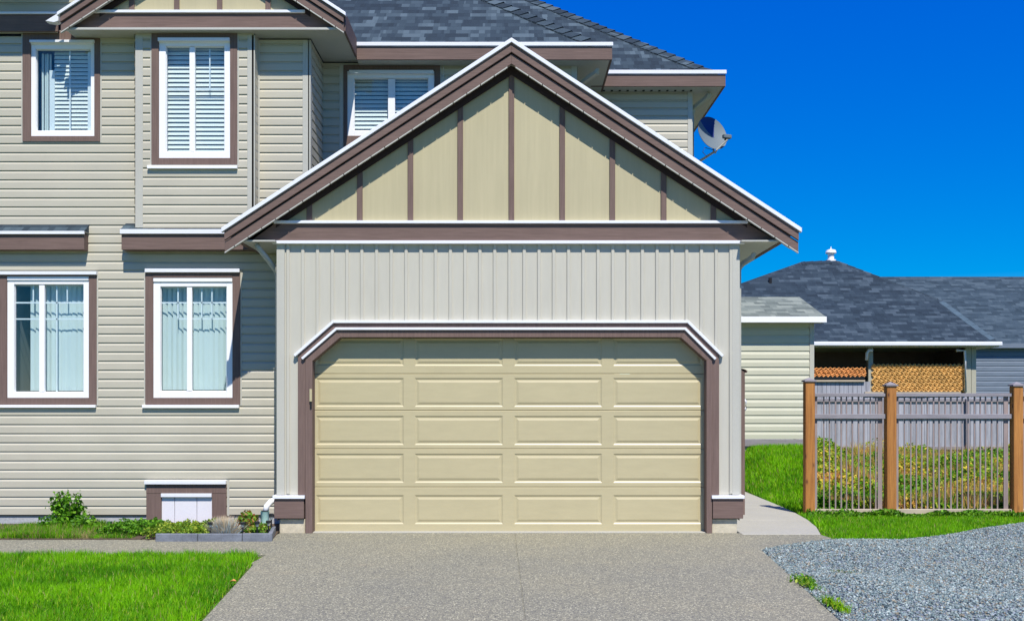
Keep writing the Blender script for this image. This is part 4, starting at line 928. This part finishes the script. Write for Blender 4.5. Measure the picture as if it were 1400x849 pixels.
spots = [(287.6, -.66, 'black solar stake light rising from yellow-green leaves left of the grass tuft'), (332, -.66, 'black solar stake light among the red-tipped leafy plant'), (351.7, -.6, 'black solar stake light just left of the pale drain pipe'),
         (367, -.5, 'black solar stake light just right of the pale drain pipe'), (371, -.2, 'taller-looking black solar stake light nearest the garage corner, behind the others')]
for k_, (px, y_, lab) in enumerate(spots):
    if k_ == 0: o = st
    else:
        o = st.copy(); COL.objects.link(o)
        for ch in list(st.children): c_ = ch.copy(); COL.objects.link(c_); c_.parent = o
    o.location = (X(px, y_), y_, .0); o['label'] = lab
    if k_ == 4: o.scale = (1, 1, 1.25)
x, y = X(150, .5), .5
sp_ = thing('garden_spigot_cap', 'small dark green cap standing by the foundation right of the shrub', 'utility cap', (x, y, 0))
MB().tube([(x, y, 0), (x, y, .05), (x, y, .055), (x, y, .085)], [.018, .018, .03, .032], 12).build('stem', 'darkgreen', sp_, smooth=False) if 'darkgreen' in M else None
M['darkgreen'] = paint('dark_green_plastic', (.01, .06, .04), .4, .1)
MB().tube([(x, y, 0), (x, y, .05), (x, y, .055), (x, y, .085)], [.018, .018, .03, .032], 12).build('cap', 'darkgreen', sp_)
# weeds at the edge of the gravel
def tuft(px, py, lab, n, r_, h_, cols, leafn=0):
    gx2, gy2 = GP(px, py); t_ = thing('weed_tuft', lab, 'weed', (gx2, gy2, 0)); y = rng.normal(0, r_*3.4, n); x = rng.normal(0, r_*.55, n)-y*.085
    blades('blades', x, y, np.zeros(n), np.full(n, h_), .006, cols, .5, t_)
    if leafn: leafcloud(np.stack([rng.normal(0, r_*.8, leafn), rng.normal(0, r_*2.6, leafn), np.abs(rng.normal(0, h_*.35, leafn))+.01], 1), .022, G1+YG, 'foliage', t_)
    return t_
cg = lambda x, y: lawncol(x, y)
lx_, ly_ = GP(318, 800); fl_ = MB(); fl_.face([(lx_-.03, ly_, .035), (lx_, ly_-.02, .05), (lx_+.035, ly_, .04), (lx_+.005, ly_+.025, .055)]); fl_.face([(lx_-.03, ly_, .034), (lx_+.005, ly_+.025, .054), (lx_+.035, ly_, .039), (lx_, ly_-.02, .049)])
tag(fl_.build('fallen_leaf', 'weave2'), 'small orange fallen leaf at the edge of the front lawn', 'leaf')
tuft(1101, 799, 'bright green weed tuft growing between driveway edge and gravel, the upper one', 160, .045, .07, cg, 260)
tuft(1141, 830, 'yellow-green grass tuft between driveway edge and gravel, the one nearest the viewer', 240, .04, .085, lambda x, y: lawncol(x, y)*np.array((1.5, 1.1, 1.0)), 60)
n = 2600; t_ = rng.random(n); x = 3.87+rng.normal(0, .05, n)
# hedge-like weeds under the fence
n = 6000; x = rng.uniform(X(1101, FY), 8.8, n); y = FY+rng.normal(-.12, .08, n); q = .085*(.35+1.6*np.clip(nz(x, y, 2.5, 8)+.2, 0, 1)); P = np.stack([x, y, np.clip(q*rng.random(n)**.6, .01, 1)-.02], 1)
tag(leafcloud(P, .034, G1+YG[:1], 'fence_weeds', asp=1.6), kind='stuff')
# the weedy yard behind the fence
n = 170000; x = rng.uniform(4.3, 15, n); y = FY+.25+(rng.random(n)**1.6)*13.5; k = (x < (y+D0)*.53+.3) & ((x > 6.35) | (y < 8.4)) & (x > (y+D0)*.283); x, y = x[k], y[k]
q = nz(x, y, .55, 20)+.5*nz(x, y, 1.7, 4); ht = np.clip(.08+.50*np.clip(q+.25, 0, 1.2), .05, .62)*np.where(y < 5, .75, 1)
z = H(x, y)+ht*rng.random(len(x))**.55; P = np.stack([x, y, z], 1)
hue = nz(x, y, .8, 40)+rng.normal(0, .25, len(x)); pal = np.array([(.11, .30, .012), (.22, .42, .02), (.42, .48, .04), (.70, .55, .06), (.66, .38, .08), (.55, .26, .10)])
ci = np.clip(((hue+.45)*3.9), 0, 5).astype(int); tints = pal[ci]*rng.uniform(.7, 1.25, (len(x), 1))
n2 = 52000; xx = rng.uniform(4.6, 15, n2); yy = FY+.3+(rng.random(n2)**1.4)*13; kk = (xx > (yy+D0)*.283) & (xx < (yy+D0)*.53+.3) & ((xx > 6.4) | (yy < 8.4)); xx, yy = xx[kk], yy[kk]; q2 = nz(xx, yy, .7, 33); kk = q2+rng.normal(0, .2, len(xx)) > -.1; xx, yy, q2 = xx[kk], yy[kk], q2[kk]
def drycol(x, y): return np.array([(.72, .48, .10), (.66, .34, .12), (.78, .60, .16), (.34, .46, .05), (.60, .27, .11)])[rng.integers(0, 5, len(x))]*rng.uniform(.7, 1.2, (len(x), 1))
tag(blades('dry_grass', xx, yy, H(xx, yy), (.22+.36*np.clip(q2+.25, 0, 1))*np.where(xx < 7, .75, 1), .012, drycol, .22), kind='stuff')
_old = tintmix; tintmix = lambda n, cols, *a: tints
tag(leafcloud(P, .042, None, 'weeds', asp=1.9), kind='stuff'); tintmix = _old

# ================================================================ SHED
SY = 8.6
shed = thing('shed', 'cream lap-sided shed with a pale shingled lean-to roof on the grass slope', 'shed', (5.4, SY, .65))
sx0, sx1 = 4.3, X(1112, SY); zb_, zt_ = Z(600, SY), Z(441, SY)
m_ = MB(); siding(m_, [(sx0, sx1, zb_, zt_)], (0, SY), *FR, e=.1655, d=.018, ph=zb_, lap=.60); siding(m_, [(0, 3, zb_, zt_)], (sx1, SY), (0, 1), (1, 0), e=.1655, d=.018, ph=zb_, lap=.6)
siding(m_, [(-3, 0, zb_, zt_)], (sx0, SY), (0, -1), (-1, 0), e=.1655, d=.018, ph=zb_, lap=.6); m_.build('wall', 'shed', shed)
MB().box(X(1106.5, SY), sx1+.01, SY-.03, SY+.08, zb_, zt_).build('corner_board', 'corner', shed, .004)
MB().box(sx0, sx1, SY-.02, SY+.04, Z(610, SY), zb_-.01).build('skirt', 'grey_wood', shed, .004)
MB().box(sx0, sx1-.02, SY+.03, SY+2.9, .3, Z(610, SY)-.005).build('base', 'foundation', shed)
MB().box(X(1097, SY), X(1110, SY), SY-.12, SY-.0, .5, Z(607, SY)).build('footing', 'foundation', shed, .01)
m_ = MB(); yf = SY-.3; p0 = (sx0-.3, yf, Z(433, yf)); p1 = (X(1129, yf), yf, Z(433, yf)); p2 = (X(1121, yf)+.05, SY+1.4, Z(406, SY+1.4)); p3 = (sx0-.3, SY+1.4, Z(406, SY+1.4))
roofface(m_, [p0, p1, p2, p3]); m_.face([p1, (sx1+.1, SY+3, zt_), p2]); m_.face([p3, p2, (sx1+.1, SY+3, zt_), (sx0-.3, SY+3, zt_)]); m_.build('roof', 'shingle_light', shed)
MB().box(sx0-.3, X(1130, yf), yf-.02, yf+.01, Z(441, yf), Z(433, yf)-.0).build('fascia', 'pale_fascia' if 'pale_fascia' in M else 'white', shed, .004)
MB().box(sx0-.3, X(1129, yf), yf+.011, SY-.001, Z(441, yf)+.01, Z(441, yf)+.03).build('soffit', 'soffit', shed)

# ================================================================ NEIGHBOUR HOUSE (hip roof, open porch)
NY = 20.0
nh = thing('neighbour_house', 'house with dark hip roof, open porch and white peak vent behind the fence', 'house', (X(1230, NY), NY, .1))
yA, yB, yC = NY, NY+2, NY+4
m_ = MB(); e0, e1 = (X(960, yA), yA, Z(468, yA)), (X(1366, yA), yA, Z(468, yA))
b0, b1 = (X(968, yB)-.6, yB, Z(412, yB)), (X(1290, yB), yB, Z(412, yB)); c0, c1 = (X(1095, yC), yC, Z(358.5, yC)), (X(1143, yC), yC, Z(356.5, yC))
roofface(m_, [e0, e1, b1, b0], e0); m_.face([b0, b1, c1, c0], [(20+Vector(p).x-b0[0], 22.6+(p[1]-yB)*1.28) for p in (b0, b1, c1, c0)])
eb1, bb1 = (e1[0], yA+9, e1[2]), (b1[0], yB+6, b1[2]); c1b = (c1[0], yC+3, c1[2]); c0b = (c0[0], yC+3, c0[2]); eb0 = (e0[0], yA+9, e0[2]); bb0 = (b0[0], yB+6, b0[2])
m_.face([e1, eb1, bb1, b1], [(0, 0), (9, 0), (7, 2.4), (1, 2.4)]); m_.face([b1, bb1, c1b, c1], [(0, 0), (6, 0), (5, 2.4), (1, 2.4)])
m_.face([c0, c1, c1b, c0b]); m_.face([eb1, eb0, bb0, bb1]); m_.face([bb1, bb0, c0b, c1b]); m_.face([b0, c0, c0b, bb0]); m_.face([e0, b0, bb0, eb0])
nr = m_.build('roof', 'shingle_far', nh)
caps(e1, b1, (-1, 0, 0), (0, 1, 0), 'hip_cap', nr, .2, .3, .012); caps(b1, c1, (-1, 0, -.2), (0, 1, -.2), 'shingle_far', nr, .22, .3, .015); caps(c1, c0, (0, -1, -.6), (0, 1, -.6), 'shingle_far', nr, .2, .3, .015)
MB().box(e0[0], e1[0]+.05, yA-.14, yA-.001, Z(473, yA), Z(467.5, yA)).build('gutter', 'metal', nh, .02)
MB().box(e0[0], e1[0], yA+.0, yA+9, Z(473, yA)-.03, Z(473, yA)).build('soffit', 'soffit', nh)
for px0, px1 in ((1186.5, 1193), (1319.5, 1327)):
    p = MB().box(X(px0, NY+.4), X(px1, NY+.4), NY+.35, NY+.5, .05, Z(473, NY+.4)).build('porch_post', 'post2', nh, .008)
x = X(1330, NY+.2)
m_ = MB(); m_.box(X(1327.5, NY+.4), X(1334, NY+.4), NY+.36, NY+.5, .05, Z(474, NY+.4)); m_.build('porch_post', 'post2', nh, .008)
m_ = MB(); m_.tube([(X(1196, NY), NY+.2, Z(478, NY)), (X(1191, NY), NY+.2, Z(478.5, NY)), (X(1188.5, NY), NY+.22, Z(482, NY)), (X(1188.5, NY), NY+.25, Z(492, NY))], .05, 8); m_.build('downspout', 'metal', nh, smooth=True)
m_ = MB(); m_.tube([(X(1311, NY), NY+.2, Z(478.5, NY)), (X(1323, NY), NY+.2, Z(479, NY)), (X(1324, NY), NY+.22, Z(536, NY))], .045, 8); m_.build('downspout', 'metal', nh, smooth=True)
def weave(px0, px1, py0, py1, mat, y=NY+.3):
    xa, xb, z0, z1 = X(px0, y), X(px1, y), Z(py1, y), Z(py0, y); m_ = MB(); c = .115; k_ = 0; z = z0; m_.box(xa, xb, y+.04, y+.06, z0-.03, z1-.03)
    r_ = 0
    while z < z1:
        x = xa+(c/2 if r_ % 2 else 0)
        while x < xb:   # short rounded splints woven at 45 degrees
            s_ = 1 if (k_+r_) % 2 else -1; an = s_*.7+rng.normal(0, .12); dx, dz = math.cos(an)*.058, math.sin(an)*.058; nx_, nz_ = -math.sin(an)*.028, math.cos(an)*.028; yy = y+rng.uniform(-.012, .012)
            A = [(x-dx-nx_, yy+.03, z-dz-nz_), (x+dx-nx_, yy+.03, z+dz-nz_), (x+dx+nx_, yy+.03, z+dz+nz_), (x-dx+nx_, yy+.03, z-dz+nz_)]; t0, t1 = (x-dx*.9, yy-.008, z-dz*.9), (x+dx*.9, yy-.008, z+dz*.9)
            m_.face([A[0], A[1], t1, t0]); m_.face([A[2], A[3], t0, t1]); m_.face([A[1], A[2], t1]); m_.face([A[3], A[0], t0]); x += c*.62; k_ += 1
        z += c*.5; r_ += 1
    m_.build('woven_screen', mat, nh)
weave(1194, 1318, 499, 534, 'weave'); weave(1100, 1184, 504, 514, 'weave2')
MB().box(X(1100, NY), X(1186, NY), NY+.25, NY+.33, Z(517.5, NY), Z(515.2, NY)).build('porch_rail', 'darkplastic', nh)
MB().box(X(1100, NY), X(1186, NY), NY+.22, NY+.36, Z(521.5, NY), Z(519, NY)).build('porch_rail', 'pale_wood', nh)
MB().box(X(1186, NY), X(1318, NY), NY+.22, NY+.36, Z(541, NY), Z(535.5, NY)).build('porch_rail', 'pale_wood', nh)
m_ = MB(); x = X(1100, NY+.3)
while x < X(1186, NY+.3): m_.box(x, x+.13, NY+.3, NY+.32, .1, Z(521.6, NY+.3)); x += .14
while x < X(1330, NY+.3): m_.box(x, x+.13, NY+.3, NY+.32, .1, Z(541.2, NY+.3)); x += .14
m_.build('porch_skirt', 'grey_woodv', nh)
m_ = MB(); m_.box(X(960, NY), X(1340, NY+3), NY+3.4, NY+3.6, 0, Z(470, yA)-.05); m_.box(X(1334, NY+.4)-.1, X(1334, NY+.4), NY+.5, NY+8.9, 0, Z(473, yA)-.04); m_.box(X(960, NY), X(965, NY), NY+.5, NY+3.4, 0, Z(473, yA)-.04)
m_.build('back_wall', 'brown', nh)
vx, vy = X(1136, yC+.3), yC+.3; vz = Z(356, yC)
ve = MB(); ve.tube([(vx, vy, vz-.1), (vx, vy, vz+.06), (vx, vy, vz+.065), (vx, vy, vz+.28)], [.17, .17, .11, .11], 16); ve.tube([(vx, vy, vz+.281), (vx, vy, vz+.31), (vx, vy, vz+.40), (vx, vy, vz+.44)], [.18, .19, .16, .03], 16); ve.tube([(vx, vy, vz+.44), (vx, vy, vz+.52)], .02, 6)
ve.build('roof_vent', 'white', nh)
MB().tube([(X(1053, yB+.9), yB+.9, Z(391, yB+.9)-.2), (X(1053, yB+.9), yB+.9, Z(380, yB+.9))], .06, 8).build('vent_pipe', 'black', nh)

# ================================================================ FAR BUILDING
FB = 27.0
fb = thing('building', 'long building with blue-grey shingled roof and lap-sided wall at the right edge', 'building', (X(1380, FB), FB, 0))
m_ = MB(); ze, zrg = Z(470, FB), Z(378.5, FB+5); xa, xb = X(1212, FB+5)-2, X(1700, FB)
roofface(m_, [(xa, FB, ze), (xb, FB, ze), (xb, FB+5, zrg), (xa, FB+5, zrg)]); roofface(m_, [(xb, FB+10, ze), (xa, FB+10, ze), (xa, FB+5, zrg), (xb, FB+5, zrg)])
m_.face([(xa, FB, ze), (xa, FB+5, zrg), (xa, FB+10, ze)]); m_.face([(xb, FB, ze), (xb, FB+10, ze), (xb, FB+5, zrg)]); m_.build('roof', 'shingle_right', fb)
m_ = MB(); siding(m_, [(X(1300, FB), xb-.3, -.1, ze-.05)], (0, FB+.25), *FR, e=.19, d=.018, ph=0); siding(m_, [(0, 9, -.1, ze-.05)], (xb-.3, FB+.25), (0, 1), (1, 0), e=.19, d=.018, ph=0); m_.build('wall', 'blue_siding', fb)
MB().box(xa, xb, FB-.03, FB-.001, ze-.16, ze+.01).build('fascia', 'blue_siding', fb)

# ================================================================ BACK FENCE
BY = 16.5
bf = thing('board_fence', 'weathered grey board fence behind the weedy yard', 'fence', (X(1250, BY), BY, .1))
xa, xb = sx1+.2, 19.0; m_ = MB(); x = xa
while x < xb:
    h_ = Z(544, BY)+rng.uniform(-.012, .012); m_.box(x, x+.138, BY+rng.uniform(-.004, .004), BY+.022, .0, h_); x += .145
m_.build('board_panel', 'grey_woodv', bf, .004)
for z_ in (Z(547, BY), Z(570, BY), Z(612, BY)): MB().box(xa, xb, BY-.045, BY-.006, z_-.05, z_+.04).build('rail', 'grey_wood', bf, .005)
x = xa+1.6
while x < xb: MB().box(x-.05, x+.05, BY-.12, BY-.046, 0, Z(545, BY)).build('post', 'grey_wood', bf, .006); x += 2.4
for o in bpy.data.objects:
    if o.name.startswith('skip'): bpy.data.objects.remove(o)
